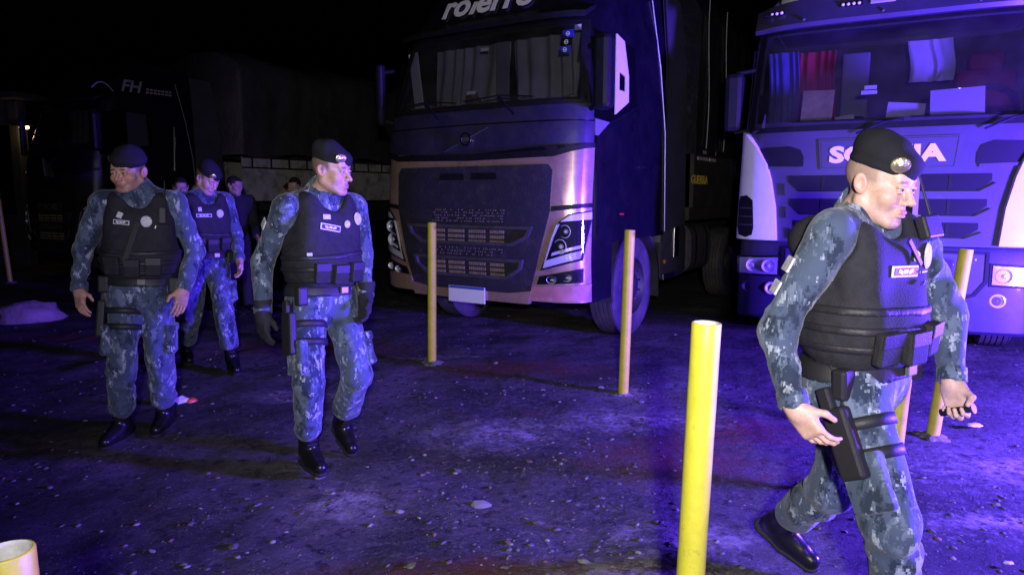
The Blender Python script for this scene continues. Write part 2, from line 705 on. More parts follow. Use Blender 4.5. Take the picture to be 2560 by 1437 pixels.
def rock(seed, sub=1):
    bm = B()
    bmesh.ops.create_icosphere(bm, subdivisions=sub, radius=1.0)
    r = random.Random(seed)
    ox = r.uniform(-50, 50)
    for v in bm.verts:
        k = 1 + 0.5 * mnoise.noise(v.co * 1.3 + Vector((ox, 0, 0))) + 0.25 * mnoise.noise(v.co * 3.1 + Vector((0, ox, 0)))
        v.co *= k
        v.co.z *= 0.62
    return bm


rock_me = []
for i in range(8):
    me = bpy.data.meshes.new("stone")
    bm = rock(i)
    bm.to_mesh(me)
    bm.free()
    me.materials.append(M_STONE[(0, 1, 1, 0, 1, 2, 0, 1)[i]])
    rock_me.append(me)
# the larger single stones, where the photograph shows them (x, y, size)
big = [(-1.05, 3.66, .045), (-0.55, 3.25, .030), (-0.15, 3.30, .050), (0.12, 3.12, .035), (-0.42, 2.72, .040), (-0.02, 2.92, .028), (0.45, 3.35, .028), (0.30, 2.75, .030),
       (-1.22, 2.90, .035), (-1.05, 2.62, .032), (-1.55, 2.85, .020), (-1.35, 3.4, .020), (0.62, 4.20, .026), (0.10, 3.82, .026), (-0.30, 3.75, .024), (0.40, 3.60, .020),
       (-1.0, 2.63, .045), (-0.62, 2.58, .035), (0.70, 2.85, .026), (0.80, 3.30, .022), (1.0, 3.6, .02), (-0.75, 4.6, .022), (-0.2, 5.2, .022), (0.35, 5.0, .018),
       (-1.8, 3.5, .018), (-2.1, 3.1, .018), (-0.6, 3.95, .020), (-2.6, 5.4, .03), (-1.9, 6.3, .05), (-1.6, 5.7, .03), (1.9, 3.0, .02), (2.4, 3.3, .02), (2.1, 2.7, .018),
       (0.95, 5.0, .03), (0.7, 5.35, .025), (1.2, 4.9, .022), (-0.15, 6.2, .03), (-1.1, 5.6, .02), (-3.3, 5.2, .02), (-2.9, 4.6, .02)]
for i, (x, y, s) in enumerate(big):
    o = bpy.data.objects.new("stone", rock_me[i % 8])
    o.location = (x, y, ground_z(x, y) - 0.012 + s * 0.10)
    o.rotation_euler = (rng.uniform(-.3, .3), rng.uniform(-.3, .3), rng.uniform(0, 6.3))
    o.scale = (s, s * rng.uniform(0.5, 1.0), s * rng.uniform(0.3, 0.6))
    COL.objects.link(o)
    o.parent = ground

# small gravel, past counting: one object
gv, gfc = [], []
base_r = []
for i in range(6):
    bm = B()
    bmesh.ops.create_icosphere(bm, subdivisions=1, radius=1.0)
    r_ = random.Random(100 + i)
    for v in bm.verts:
        v.co *= r_.uniform(0.65, 1.25)
    bm.verts.ensure_lookup_table()
    base_r.append((np.array([v.co[:] for v in bm.verts]), np.array([[v.index for v in f_.verts] for f_ in bm.faces])))
    bm.free()
off = 0
gr = random.Random(5)
cnt = 0
mi = []
while cnt < 4200:
    y = 2.3 + 7.5 * gr.random() ** 1.6
    x = gr.uniform(-0.8, 0.8) * y * 1.0
    den = 0.16 + 1.5 * fbm(x, y, 0.9, 3, 8.2)
    for cx, cy, rr, wgt in ((-0.87, 3.35, 0.45, 0.6), (0.4, 2.8, 0.8, 0.5), (0.2, 3.4, 1.0, 0.3), (0.6, 4.3, 0.8, 0.25), (-0.6, 6.4, 0.7, 0.3), (1.0, 5.2, 0.5, 0.4)):
        den += wgt * math.exp(-((x - cx) ** 2 + (y - cy) ** 2) / rr ** 2)
    if gr.random() > den:
        continue
    s = 0.0026 + 0.016 * gr.random() ** 5
    V0, F0 = base_r[gr.randrange(6)]
    a = gr.uniform(0, 6.28)
    ca_, sa_ = math.cos(a), math.sin(a)
    V1 = V0 * np.array([s * 1.25, s * gr.uniform(0.5, 1.1), s * 0.34])
    V1 = np.stack([V1[:, 0] * ca_ - V1[:, 1] * sa_ + x, V1[:, 0] * sa_ + V1[:, 1] * ca_ + y, V1[:, 2] + ground_z(x, y) - 0.012 + s * 0.12], 1)
    gv.append(V1); gfc.append(F0 + off); off += len(V1)
    mi += [gr.choice((0, 0, 0, 0, 1, 2))] * len(F0)
    cnt += 1
gme = np_mesh("gravel", np.concatenate(gv), np.concatenate(gfc))
gravel = obj("gravel", gme, None, None, False)
for q in M_STONE:
    gme.materials.append(q)
gme.polygons.foreach_set("material_index", np.array(mi, np.int32))
tag(gravel, "loose pale gravel scattered over the dark yard", "gravel", kind="stuff")

# ------------------------------------------------------------------ bollards
M_YELLOW = mat("yellow_paint", (0.50, 0.47, 0.035), 0.45, var=(14, 0.14), bump=(60, 0.15, 0.003), dirt=((0.17, 0.10, 0.03), 7, 0.57, 0.70))
M_PIPEIN = mat("pipe_inside", (0.45, 0.45, 0.46), 0.6, var=(30, 0.3))
M_CONC = mat("cement_footing", (0.15, 0.142, 0.136), 0.95, var=(16, 0.4), bump=(30, 0.8, 0.02))


def bollard(x, y, top, h, label, r=0.039, seed=0):
    """a yellow steel pipe set in a lump of cement, open at the top"""
    t = empty("bollard", (x, y, 0))
    tag(t, label, "bollard", "yellow pipe bollards")
    a = Vector((0, 0, -0.03)); bt = Vector((top[0] - x, top[1] - y, h))
    ax = (bt - a)
    Ln = ax.length
    q = ax.normalized().to_track_quat('Z', 'Y').to_matrix().to_4x4()
    bm = B()
    prof = [(r * 1.0, 0.0)] + [(r * (1 + 0.004 * math.sin(k * 2.1 + seed)), Ln * k / 14) for k in range(1, 14)] + [(r, Ln - 0.003), (r - 0.0015, Ln), (r - 0.0045, Ln)]
    add_lathe(bm, prof, 28, q)
    obj("pipe", bm, M_YELLOW, t, True)
    bm = B()
    add_lathe(bm, [(r - 0.0045, Ln), (r - 0.006, Ln - 0.004), (r - 0.006, Ln - 0.45), (0.0001, Ln - 0.45)], 28, q)
    obj("pipe_lining", bm, M_PIPEIN, t, True)
    bm = B()
    n = 40
    ring0 = []
    rings = []
    rr = random.Random(seed)
    ox = rr.uniform(0, 90)
    for k, (fr, hh) in enumerate(((1.0, -0.035), (0.86, -0.008), (0.62, 0.002), (0.36, 0.008), (0.12, 0.016))):
        ring = []
        for i in range(n):
            an = 2 * math.pi * i / n
            rad = 0.11 * fr * (1 + 0.55 * mnoise.noise(Vector((math.cos(an) * 1.4 + ox, math.sin(an) * 1.4, 0)))) + 0.035 * (1 - fr)
            z = hh + 0.012 * mnoise.noise(Vector((math.cos(an) * 3 * fr + ox, math.sin(an) * 3 * fr, 4)))
            ring.append(bm.verts.new((rad * math.cos(an), rad * math.sin(an), z)))
        rings.append(ring)
    for A_, C_ in zip(rings, rings[1:]):
        for i in range(n):
            bm.faces.new((A_[i], A_[(i + 1) % n], C_[(i + 1) % n], C_[i]))
    obj("footing", bm, M_CONC, t, True)
    return t


bollard(-0.73, 6.25, (-0.711, 6.24), 1.238, "yellow pipe bollard standing in front of the grille of the bronze-trimmed truck", seed=1)
bollard(0.85, 5.20, (0.874, 5.20), 1.222, "yellow pipe bollard in front of the bronze-trimmed truck's front wheel", seed=2)
bollard(0.505, 1.90, (0.536, 1.90), 1.125, "bright yellow open pipe nearest the middle, cut off by the picture's bottom edge", r=0.0405, seed=3)
bollard(-0.775, 1.03, (-0.791, 1.03), 0.922, "open top of a yellow pipe in the bottom left corner", r=0.0405, seed=4)
bollard(2.66, 4.27, (2.775, 4.27), 1.15, "amber-yellow pipe bollard behind the far arm of the nearest officer", seed=5)
bollard(1.93, 3.42, (1.985, 3.42), 1.12, "yellow pipe bollard half hidden behind the thigh of the nearest officer", r=0.041, seed=6)
bollard(-8.85, 12.26, (-8.93, 12.26), 1.42, "thin distant yellow pole at the left edge of the picture", seed=7)
bollard(-7.90, 12.85, (-7.93, 12.85), 1.36, "distant yellow pole behind the arm of the stout officer", seed=8)

# ------------------------------------------------------------------ trucks
def lerp_tab(tab, z):
    if z <= tab[0][0]:
        return tab[0][1]
    for (a, va), (b, vb) in zip(tab, tab[1:]):
        if z <= b:
            return va + (vb - va) * (z - a) / (b - a)
    return tab[-1][1]


class Cab:
    """a cab's outer surface: x across, y back from the front, z up"""

    def __init__(s, parent, ft, wt, D=0.5, p=4.5):
        s.t, s.ft, s.wt, s.D, s.p = parent, ft, wt, D, p

    def w(s, z):
        return lerp_tab(s.wt, z)

    def y(s, x, z):
        q = min(abs(x) / s.w(z), 0.9995)
        return lerp_tab(s.ft, z) + s.D * (1 - (1 - q ** s.p) ** (1 / s.p))

    def shell(s, name, m, z0, z1, back, hole=None, step=0.07, nf=49, roof=True, parent=None):
        bm = B()
        nz = max(2, int((z1 - z0) / step) + 1)
        rows = []
        nb = 10
        for i in range(nz):
            z = z0 + (z1 - z0) * i / (nz - 1)
            w = s.w(z)
            row = []
            yf = lerp_tab(s.ft, z) + s.D
            for k in range(nb):
                row.append((-w, back + (yf - back) * k / nb, z))
            for k in range(nf):
                a = -math.pi / 2 + math.pi * k / (nf - 1)
                x = w * math.copysign(1 - (1 - abs(math.sin(a))) ** 1.25, math.sin(a))
                row.append((x, s.y(x, z), z))
            for k in range(1, nb + 1):
                row.append((w, yf + (back - yf) * k / nb, z))
            rows.append([bm.verts.new(v) for v in row])
        for A_, C_ in zip(rows, rows[1:]):
            for k in range(len(A_) - 1):
                c = (A_[k].co + A_[k + 1].co + C_[k].co + C_[k + 1].co) / 4
                if hole and c.y < lerp_tab(s.ft, c.z) + s.D * 0.8 and hole(c.x, c.z):
                    continue
                bm.faces.new((A_[k], A_[k + 1], C_[k + 1], C_[k]))
            bm.faces.new((A_[-1], A_[0], C_[0], C_[-1]))
        if roof:
            bm.faces.new(rows[-1])
        return autosmooth(obj(name, bm, m, s.t if parent is None else parent), 40)

    def patch(s, name, poly, m, off=0.004, thick=0.03, step=0.07, parent=None, smooth=True, mirror=False, side=0, sink=None):
        """a panel cut to the outline poly (x, z) that follows the surface; side=+-1: outline is (y, z) on that flank"""
        if mirror:
            poly = [(-x, z) for x, z in poly][::-1]
        bm = B()
        vs_ = [bm.verts.new((x, 0, z)) for x, z in poly]
        bm.faces.new(vs_)
        bmesh.ops.triangulate(bm, faces=bm.faces[:], ngon_method='EAR_CLIP')
        xs = [q[0] for q in poly]; zs = [q[1] for q in poly]
        for lo, hi, n in ((min(xs), max(xs), Vector((1, 0, 0))), (min(zs), max(zs), Vector((0, 0, 1)))):
            k = math.ceil(lo / step + 0.01)
            while k * step < hi - 1e-4:
                bmesh.ops.bisect_plane(bm, geom=bm.verts[:] + bm.edges[:] + bm.faces[:], dist=1e-5, plane_co=n * k * step, plane_no=n)
                k += 1
        if not side and max(abs(min(xs)), abs(max(xs))) > 0.93 * s.wt[0][1]:
            for q in (0.90, 0.93, 0.955, 0.975, 0.988):
                for sg in (-1, 1):
                    bmesh.ops.bisect_plane(bm, geom=bm.verts[:] + bm.edges[:] + bm.faces[:], dist=1e-5, plane_co=Vector((sg * q * s.wt[0][1], 0, 0)), plane_no=Vector((1, 0, 0)))
        ext = bmesh.ops.extrude_face_region(bm, geom=bm.faces[:])
        top = [e for e in ext["geom"] if isinstance(e, bmesh.types.BMVert)]
        tops = set(top)
        for v in bm.verts:
            o = off if v in tops else off - thick
            if side:
                v.co = Vector((side * (s.w(v.co.z) + o), v.co.x, v.co.z))
            else:
                x, z = v.co.x, v.co.z
                e = 0.004
                dx = (s.y(x + e, z) - s.y(x - e, z)) / (2 * e) if abs(x) < s.w(z) * 0.985 else math.copysign(4.0, x)
                n = Vector((dx, -1, 0)).normalized()
                v.co = Vector((x, s.y(x, z), z)) + n * o
        bmesh.ops.recalc_face_normals(bm, faces=bm.faces[:])
        o = obj(name, bm, m, s.t if parent is None else parent)
        return autosmooth(o, 40)

    def ring(s, name, outer, inner, m, off=0.01, parent=None, step=0.09):
        """a frame between two outlines of equally many corners"""
        bm = B()
        n = len(outer)
        O, I = [], []
        for k in range(n):
            a, b = outer[k], outer[(k + 1) % n]
            c, d = inner[k], inner[(k + 1) % n]
            q = max(1, int(math.hypot(b[0] - a[0], b[1] - a[1]) / step))
            for j in range(q):
                u = j / q
                O.append((a[0] + (b[0] - a[0]) * u, a[1] + (b[1] - a[1]) * u))
                I.append((c[0] + (d[0] - c[0]) * u, c[1] + (d[1] - c[1]) * u))
        P = lambda x, z, o: bm.verts.new((x, s.y(x, z) - o, z))
        vo = [P(x, z, off) for x, z in O]; vi = [P(x, z, off) for x, z in I]
        bo = [P(x, z, off - 0.03) for x, z in O]; bi = [P(x, z, off - 0.04) for x, z in I]
        k = len(O)
        for i in range(k):
            j = (i + 1) % k
            bm.faces.new((vo[i], vo[j], vi[j], vi[i]))
            bm.faces.new((bo[i], bo[j], vo[j], vo[i]))
            bm.faces.new((vi[i], vi[j], bi[j], bi[i]))
        bmesh.ops.recalc_face_normals(bm, faces=bm.faces[:])
        return autosmooth(obj(name, bm, m, s.t if parent is None else parent), 40)

    def stick_text(s, name, txt, size, x, z, m, off=0.012, bold=0.0, sx=1.0, depth=0.004, parent=None, shear=0.0):
        me = text_mesh(txt, size, depth, bold, shear, sx)
        for v in me.vertices:
            xx, zz, d = x + v.co.x, z + v.co.y, v.co.z
            v.co = Vector((xx, s.y(xx, zz) - off - d, zz))
        return obj(name, me, m, s.t if parent is None else parent)


M_STEEL = mat("bright_steel", (0.7, 0.7, 0.72), 0.22, 1.0)
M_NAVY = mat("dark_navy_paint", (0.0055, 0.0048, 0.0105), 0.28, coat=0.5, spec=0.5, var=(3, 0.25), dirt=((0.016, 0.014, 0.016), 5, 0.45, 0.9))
M_NAVYF = mat("front_lit_navy_paint", (0.020, 0.017, 0.048), 0.42, coat=0.3, var=(3, 0.25), dirt=((0.046, 0.040, 0.050), 5, 0.45, 0.85))  # light on the front put into the colour: bluer, paler navy; mottled dust
M_BRONZE = mat("bronze_paint", (0.56, 0.38, 0.27), 0.27, 0.60, coat=0.6, var=(5, 0.10), dirt=((0.16, 0.11, 0.085), 6, 0.55, 0.85))
M_GRILLE = mat("black_grille_mesh", (0.020, 0.018, 0.028), 0.55, spec=0.35, bump=(140, 0.9, 0.01), dirt=((0.06, 0.052, 0.048), 8, 0.5, 0.8))
M_PLAST = mat("dark_grey_plastic", (0.055, 0.052, 0.060), 0.5, spec=0.4, var=(10, 0.3))
M_BLKPL = mat("black_plastic", (0.0075, 0.0075, 0.009), 0.5, spec=0.25, var=(12, 0.3))
M_CHROME = mat("chrome", (0.72, 0.72, 0.75), 0.14, 1.0)
M_REFL = mat("lamp_reflector", (0.80, 0.81, 0.84), 0.22, 0.25, bump=(30, 0.15, 0.01))
M_RADI = mat("radiator_fins", (0.42, 0.33, 0.20), 0.45, 0.5, var=(30, 0.35))
M_PINK = mat("faded_red_plastic", (0.36, 0.16, 0.115), 0.6, var=(8, 0.25), dirt=((0.42, 0.32, 0.28), 7, 0.55, 0.8))
M_WHITE = mat("white_gelcoat", (0.72, 0.71, 0.70), 0.38, coat=0.3, var=(6, 0.06), dirt=((0.40, 0.36, 0.33), 5, 0.62, 0.85))
M_PLATE = mat("number_plate", (0.75, 0.75, 0.74), 0.4)
M_PLBLUE = mat("plate_band", (0.04, 0.09, 0.42), 0.4)
M_RUBBER = mat("tyre_rubber", (0.045, 0.042, 0.044), 0.75, spec=0.3, var=(14, 0.3), bump=(60, 0.4, 0.006), dirt=((0.09, 0.078, 0.07), 4, 0.45, 0.7))
M_RIM = mat("steel_rim", (0.05, 0.048, 0.052), 0.5, 0.6, var=(10, 0.3), dirt=((0.08, 0.06, 0.05), 6, 0.5, 0.7))
M_LET = mat("white_lettering", (0.80, 0.80, 0.82), 0.45)
M_CURT = mat("grey_curtain", (0.27, 0.26, 0.30), 0.9, var=(4, 0.2))
M_DASH = mat("dashboard", (0.045, 0.040, 0.040), 0.8, var=(5, 0.4))
M_STICK = mat("blue_sticker", (0.02, 0.03, 0.42), 0.5)
M_AMBER = mat("amber_lens", (0.75, 0.22, 0.02), 0.25, coat=0.5)
M_REDL = mat("red_reflector", (0.60, 0.02, 0.02), 0.2, coat=0.5)
M_TARP = mat("black_tarpaulin", (0.016, 0.015, 0.019), 0.32, spec=0.5, bump=(7, 0.5, 0.05))
M_TARPG = mat("grey_tarpaulin", (0.045, 0.042, 0.047), 0.6, var=(2, 0.3), bump=(5, 0.5, 0.05))
M_BOARD = mat("white_sideboard", (0.46, 0.45, 0.46), 0.6, var=(3, 0.2), dirt=((0.14, 0.12, 0.11), 4, 0.48, 0.7))
M_CHASS = mat("chassis_black", (0.020, 0.018, 0.018), 0.7, dirt=((0.045, 0.035, 0.028), 4, 0.45, 0.7))
M_GUER = mat("yellow_lettering", (0.70, 0.45, 0.06), 0.5)
M_WARM = mat("dusty_beige", (0.28, 0.20, 0.14), 0.8, var=(9, 0.4))
G_CLEAR = glass("windscreen_glass", (0.70, 0.71, 0.73), 0.015, 0.020)
G_LENS = glass("lamp_glass", (0.86, 0.87, 0.90), 0.02)
M_SIDEGL = mat("dark_side_window", (0.004, 0.004, 0.006), 0.06, spec=0.6)


def truck_wheel(parent, x, y, z=0.53, r=0.53, w=0.30, side=1, bolts=True, tread=40):
    """tyre with ribs, dished rim, hub and wheel nuts; side: +1 shows its outer face to +x"""
    t = empty("wheel", (x, y, z))
    t.parent = parent
    Mx = Matrix.Rotation(R(90 * side), 4, 'Y')
    bm = B()
    hw = w / 2
    prof = [(r * 0.56, -hw * 0.86), (r * 0.62, -hw * 0.98), (r * 0.80, -hw * 1.02), (r * 0.93, -hw * 0.95), (r * 0.985, -hw * 0.82)]
    ribs = 5
    for i in range(ribs):
        a = -hw * 0.80 + (1.60 * hw) * i / ribs
        b = a + 1.60 * hw / ribs
        prof += [(r * 0.972, a + 0.003), (r, a + 0.006), (r, b - 0.006), (r * 0.972, b - 0.003)]
    prof += [(r * 0.985, hw * 0.82), (r * 0.93, hw * 0.95), (r * 0.80, hw * 1.02), (r * 0.62, hw * 0.98), (r * 0.56, hw * 0.86)]
    add_lathe(bm, prof, 48, Mx)
    autosmooth(obj("tyre", bm, M_RUBBER, t), 50)
    bm = B()
    add_lathe(bm, [(r * 0.57, hw * 0.90), (r * 0.55, hw * 0.92), (r * 0.53, hw * 0.70), (r * 0.47, hw * 0.45), (r * 0.36, hw * 0.50), (r * 0.30, hw * 0.52), (r * 0.30, hw * 0.75),
                   (r * 0.22, hw * 0.95), (r * 0.14, hw * 1.0), (0.0001, hw * 1.0)], 36, Mx)
    autosmooth(obj("rim", bm, M_RIM, t), 35)
    if bolts:
        for k in range(10):
            a = 2 * math.pi * k / 10
            c = Vector((r * 0.335 * math.cos(a), r * 0.335 * math.sin(a), hw * 0.5))
            bm = B()
            add_cyl(bm, Mx @ c, Mx @ (c + Vector((0, 0, hw * 0.42))), 0.017, 0.012, 8)
            obj("wheel_nut", bm, M_CHROME, t)
    return t


def curtain(parent, m, x0, x1, y, z0, z1, folds, amp, seed=0, name="curtain", sag=0.0):
    bm = B()
    nx_, nz_ = 90, 10
    rows = []
    r_ = random.Random(seed)
    ph = [r_.uniform(0, 6) for _ in range(4)]
    for j in range(nz_):
        v = j / (nz_ - 1)
        row = []
        for i in range(nx_):
            u = i / (nx_ - 1)
            q = math.sin(u * folds * 6.283 + ph[0] + 1.6 * math.sin(u * 9 + ph[1]) + 0.9 * math.sin(v * 3 + ph[2]))
            row.append(bm.verts.new((x0 + (x1 - x0) * u + 0.02 * math.sin(v * 4 + ph[3]), y + amp * q * (0.55 + 0.45 * (1 - v)), z0 + (z1 - z0) * v - sag * math.sin(u * 6))))
        rows.append(row)
    for A_, C_ in zip(rows, rows[1:]):
        for i in range(nx_ - 1):
            bm.faces.new((A_[i], A_[i + 1], C_[i + 1], C_[i]))
    return obj(name, bm, m, parent, True)


def tall_cab_truck(name, label, org, rz, main=True, trailer_len=7.0, paint=None, trailer_m=None, trim=None):
    t = empty(name, (*org, 0), -R(rz))
    tag(t, label, "truck")
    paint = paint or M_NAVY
    trim = trim or M_BRONZE
    ft = [(0, .05), (.5, .03), (.9, 0), (1.5, .01), (2.1, .06), (2.4, .12), (3.2, .40), (3.55, .60), (3.9, .95)]
    wt = [(0, 1.25), (2.4, 1.25), (3.2, 1.2), (3.9, 1.10)]
    C = Cab(t, ft, wt)
    wsp = lambda z: 1.17 - (z - 2.36) * 0.165
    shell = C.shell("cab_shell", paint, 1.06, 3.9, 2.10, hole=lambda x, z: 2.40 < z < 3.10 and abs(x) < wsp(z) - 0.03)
    # lower front: bumper shell that ends before the wheel
    bm = B()
    rows = []
    for z in (0.50, 0.56, 0.70, 0.85, 1.0, 1.06):
        row = []
        for k in range(41):
            a = -math.pi / 2 + math.pi * k / 40
            x = C.w(z) * math.copysign(1 - (1 - abs(math.sin(a))) ** 1.25, math.sin(a))
            row.append((x, C.y(x, z), z))
        row = [(-C.w(z), 0.72, z)] + row + [(C.w(z), 0.72, z)]
        rows.append([bm.verts.new(v) for v in row])
    for A_, Q_ in zip(rows, rows[1:]):
        for k in range(len(A_) - 1):
            bm.faces.new((A_[k], A_[k + 1], Q_[k + 1], Q_[k]))
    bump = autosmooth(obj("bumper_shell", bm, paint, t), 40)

    # bronze surround, grille, ports
    C.patch("front_surround", [(-1.242, .50), (1.242, .50), (1.242, 1.98), (1.1, 1.94), (.95, 1.905), (.6, 1.885), (0, 1.88), (-.6, 1.885), (-.95, 1.905), (-1.1, 1.94), (-1.242, 1.98)], trim, 0.006, 0.02)
    gr = C.patch("grille", [(-.70, .50), (.70, .50), (.80, .82), (.935, 1.36), (.945, 1.74), (.90, 1.795), (-.90, 1.795), (-.945, 1.74), (-.935, 1.36), (-.80, .82)], M_GRILLE, 0.022, 0.02)
    for pts, zz, rows_ in ((((.775, 1.215), (.735, 1.12), (.575, 1.025), (-.575, 1.025), (-.735, 1.12), (-.775, 1.215)), (1.055, 1.105, 1.155), 1),
                           (((.68, .90), (.66, .81), (.51, .695), (-.51, .695), (-.66, .81), (-.68, .90)), (.735, .785, .835), 2)):
        cx = sum(q[1] for q in pts) / 6
        inner = [(x * 0.945, cx + (z - cx) * 0.70) for x, z in pts]
        fr = C.ring("grille_port", list(pts), inner, M_PLAST, 0.055, gr)
        for zc in zz:
            bm = B()
            for b0, b1 in ((-.44, -.27), (-.23, -.02), (.03, .24), (.29, .46)):
                k = int((b1 - b0) / 0.021)
                for i in range(k):
                    x = b0 + (b1 - b0) * (i + 0.5) / k
                    add_box(bm, (x, C.y(x, zc) - 0.030, zc), (0.011, 0.012, 0.032))
            o = obj("radiator_slat_row", bm, M_RADI, gr)
            o["kind"] = "stuff"
    for z0, z1, nrow in ((1.255, 1.365, 5), (.925, .985, 3)):
        bm = B()
        for j in range(nrow):
            for i in range(46):
                x = -.43 + .88 * i / 45 + rng.uniform(-.004, .004)
                if rng.random() < 0.45:
                    continue
                z = z0 + (z1 - z0) * j / (nrow - 1)
                add_box(bm, (x, C.y(x, z) - 0.026, z), (0.007, 0.006, 0.012))
        o = obj("grille_mesh_row", bm, mat("dusty_mesh", (0.17, 0.14, 0.11), 0.7), gr)
        o["kind"] = "stuff"
    for sg in (-1, 1):
        C.patch("air_slot", [(.04, 1.66), (.36, 1.66), (.34, 1.725), (.05, 1.725)], M_BLKPL, 0.026, 0.01, mirror=sg < 0, parent=gr)
    # gloss lip under the hood panel, seam, step handles
    C.patch("hood_lip", [(-1.236, 1.945), (-.95, 1.865), (0, 1.845), (.95, 1.865), (1.236, 1.945), (1.236, 1.985), (.95, 1.925), (0, 1.905), (-.95, 1.925), (-1.236, 1.985)], M_BLKPL, 0.035, 0.035)
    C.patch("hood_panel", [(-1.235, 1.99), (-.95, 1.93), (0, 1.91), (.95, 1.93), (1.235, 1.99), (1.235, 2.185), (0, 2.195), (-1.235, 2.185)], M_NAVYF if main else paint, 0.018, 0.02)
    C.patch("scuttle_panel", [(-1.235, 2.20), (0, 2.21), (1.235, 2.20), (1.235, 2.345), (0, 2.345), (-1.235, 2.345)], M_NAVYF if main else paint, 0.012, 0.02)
    for sg in (-1, 1):
        C.patch("trim_band", [(.945, 1.36), (1.241, 1.395), (1.241, 1.435), (.945, 1.405)], M_BLKPL, 0.020, 0.02, mirror=sg < 0)
        hl = C.patch("headlight", [(.845, .80), (1.205, .905), (1.240, 1.28), (1.240, 1.365), (1.10, 1.335), (1.02, 1.265), (.97, 1.11)], M_BLKPL, 0.018, 0.02, mirror=sg < 0)
        C.patch("lamp_frame", [(.872, .825), (1.19, .925), (1.20, 1.00), (.905, .90), (.985, 1.14), (1.03, 1.245), (1.0, 1.235), (.955, 1.11)], M_REFL, 0.024, 0.01, mirror=sg < 0, parent=hl)
        C.patch("running_light", [(1.035, 1.265), (1.238, 1.285), (1.238, 1.355), (1.11, 1.325)], mat("frosted_lamp", (0.85, 0.85, 0.88), 0.3, coat=0.5), 0.026, 0.015, mirror=sg < 0, parent=hl)
        for (cx, cz, rr) in ((1.085, 1.175, .062), (1.045, 1.035, .070)):
            bm = B()
            yy = C.y(cx, cz) - 0.020
            Mx = Matrix.Translation((sg * cx, yy, cz)) @ Matrix.Rotation(R(90), 4, 'X')
            add_lathe(bm, [(rr, 0.012), (rr * 0.92, 0.014), (rr * 0.80, -0.01), (rr * 0.45, -0.03), (rr * 0.40, -0.005), (rr * 0.20, 0.012), (0.0001, 0.016)], 24, Mx)
            autosmooth(obj("lamp_reflector", bm, M_REFL, hl), 30)
        C.patch("turn_signal", [(.955, .945), (1.19, 1.02), (1.192, 1.05), (.965, .975)], M_REFL, 0.026, 0.01, mirror=sg < 0, parent=hl)
        C.patch("lamp_cover", [(.855, .81), (1.205, .915), (1.236, 1.28), (1.236, 1.36), (1.10, 1.330), (1.02, 1.26), (.97, 1.11)], G_LENS, 0.036, 0.012, mirror=sg < 0, parent=hl)
        fg = C.patch("fog_light", [(.80, .665), (1.205, .695), (1.210, .83), (.83, .745)], M_BLKPL, 0.016, 0.02, mirror=sg < 0)
        for cx, cz in ((.96, .718), (1.10, .742)):
            bm = B()
            yy = C.y(cx, cz) - 0.020
            Mx = Matrix.Translation((sg * cx, yy, cz)) @ Matrix.Rotation(R(90), 4, 'X') @ Matrix.Scale(1.5, 4, (1, 0, 0))
            add_lathe(bm, [(.036, 0.010), (.032, 0.0), (.018, -.012), (.010, .004), (0.0001, .008)], 20, Mx)
            autosmooth(obj("lamp_reflector", bm, M_REFL, fg), 30)
        C.patch("lamp_cover", [(.815, .675), (1.195, .703), (1.200, .815), (.84, .738)], G_LENS, 0.030, 0.012, mirror=sg < 0, parent=fg)
        C.patch("bumper_corner", [(.72, .505), (1.215, .525), (1.238, .675), (.755, .645)], M_PINK if main and sg > 0 else trim, 0.032, 0.05, mirror=sg < 0)
    C.patch("bumper_lip", [(-.715, .47), (.715, .47), (.745, .60), (.5, .565), (0, .555), (-.5, .565), (-.745, .60)], trim, 0.036, 0.06)
    if main:
        pl = obj("number_plate", (lambda bm: (add_box(bm, (0, C.y(0, .5) - 0.055, .515), (.46, .008, .165), bev=.004), bm)[1])(B()), M_PLATE, t)
        obj("plate_band", (lambda bm: (add_box(bm, (0, C.y(0, .5) - 0.0605, .583), (.44, .004, .024)), bm)[1])(B()), M_PLBLUE, pl)
    # emblem: ring and slanting bar
    bm = B()
    yy = C.y(0, 2.06) - 0.030
    Mx = Matrix.Translation((-.03, yy, 2.06)) @ Matrix.Rotation(R(90), 4, 'X')
    add_lathe(bm, [(.052, 0), (.052, .014), (.066, .014), (.066, 0)], 28, Mx, close=True)
    em = autosmooth(obj("emblem", bm, M_CHROME, t), 40)
    bm = B()
    add_box(bm, (-.03, yy - .006, 2.06), (.104, .006, .030))
    obj("emblem_bar", bm, M_PLAST, em)
    bm = B()
    add_tube(bm, [(-.30, C.y(-.3, 1.935) - .024, 1.945), (-.03, C.y(0, 2.06) - .024, 2.06), (.22, C.y(.2, 2.17) - .024, 2.165)], .004, 6)
    obj("grille_bar", bm, M_PLAST, em)

    # windscreen
    W0, W1 = 2.385, 3.105
    outer = [(-1.215, 2.345), (1.215, 2.345), (1.10, 3.15), (-1.10, 3.15)]
    inner = [(-1.145, W0), (1.145, W0), (1.035, W1), (-1.035, W1)]
    C.ring("windscreen_seal", outer, inner, M_BLKPL, 0.012)
    C.patch("windscreen", [(-1.16, W0 - .015), (1.16, W0 - .015), (1.05, W1 + .015), (-1.05, W1 + .015)], G_CLEAR, 0.004, 0.006)
    # interior
    bm = B()
    add_box(bm, (0, .62, 2.30), (2.2, .75, .14), bev=.03)
    dash = obj("dashboard", bm, M_DASH, t)
    bm = B()
    for i in range(26):
        x = -1.0 + 2.0 * i / 25
        add_box(bm, (x, .36 + .05 * rng.random(), 2.40 + .02 * rng.random()), (.09, .10, .05 + .05 * rng.random()), Matrix.Rotation(rng.uniform(-.4, .4), 4, 'Z'), bev=.012)
    dc = obj("dashboard_clutter", bm, M_WARM, dash)
    dc["kind"] = "stuff"
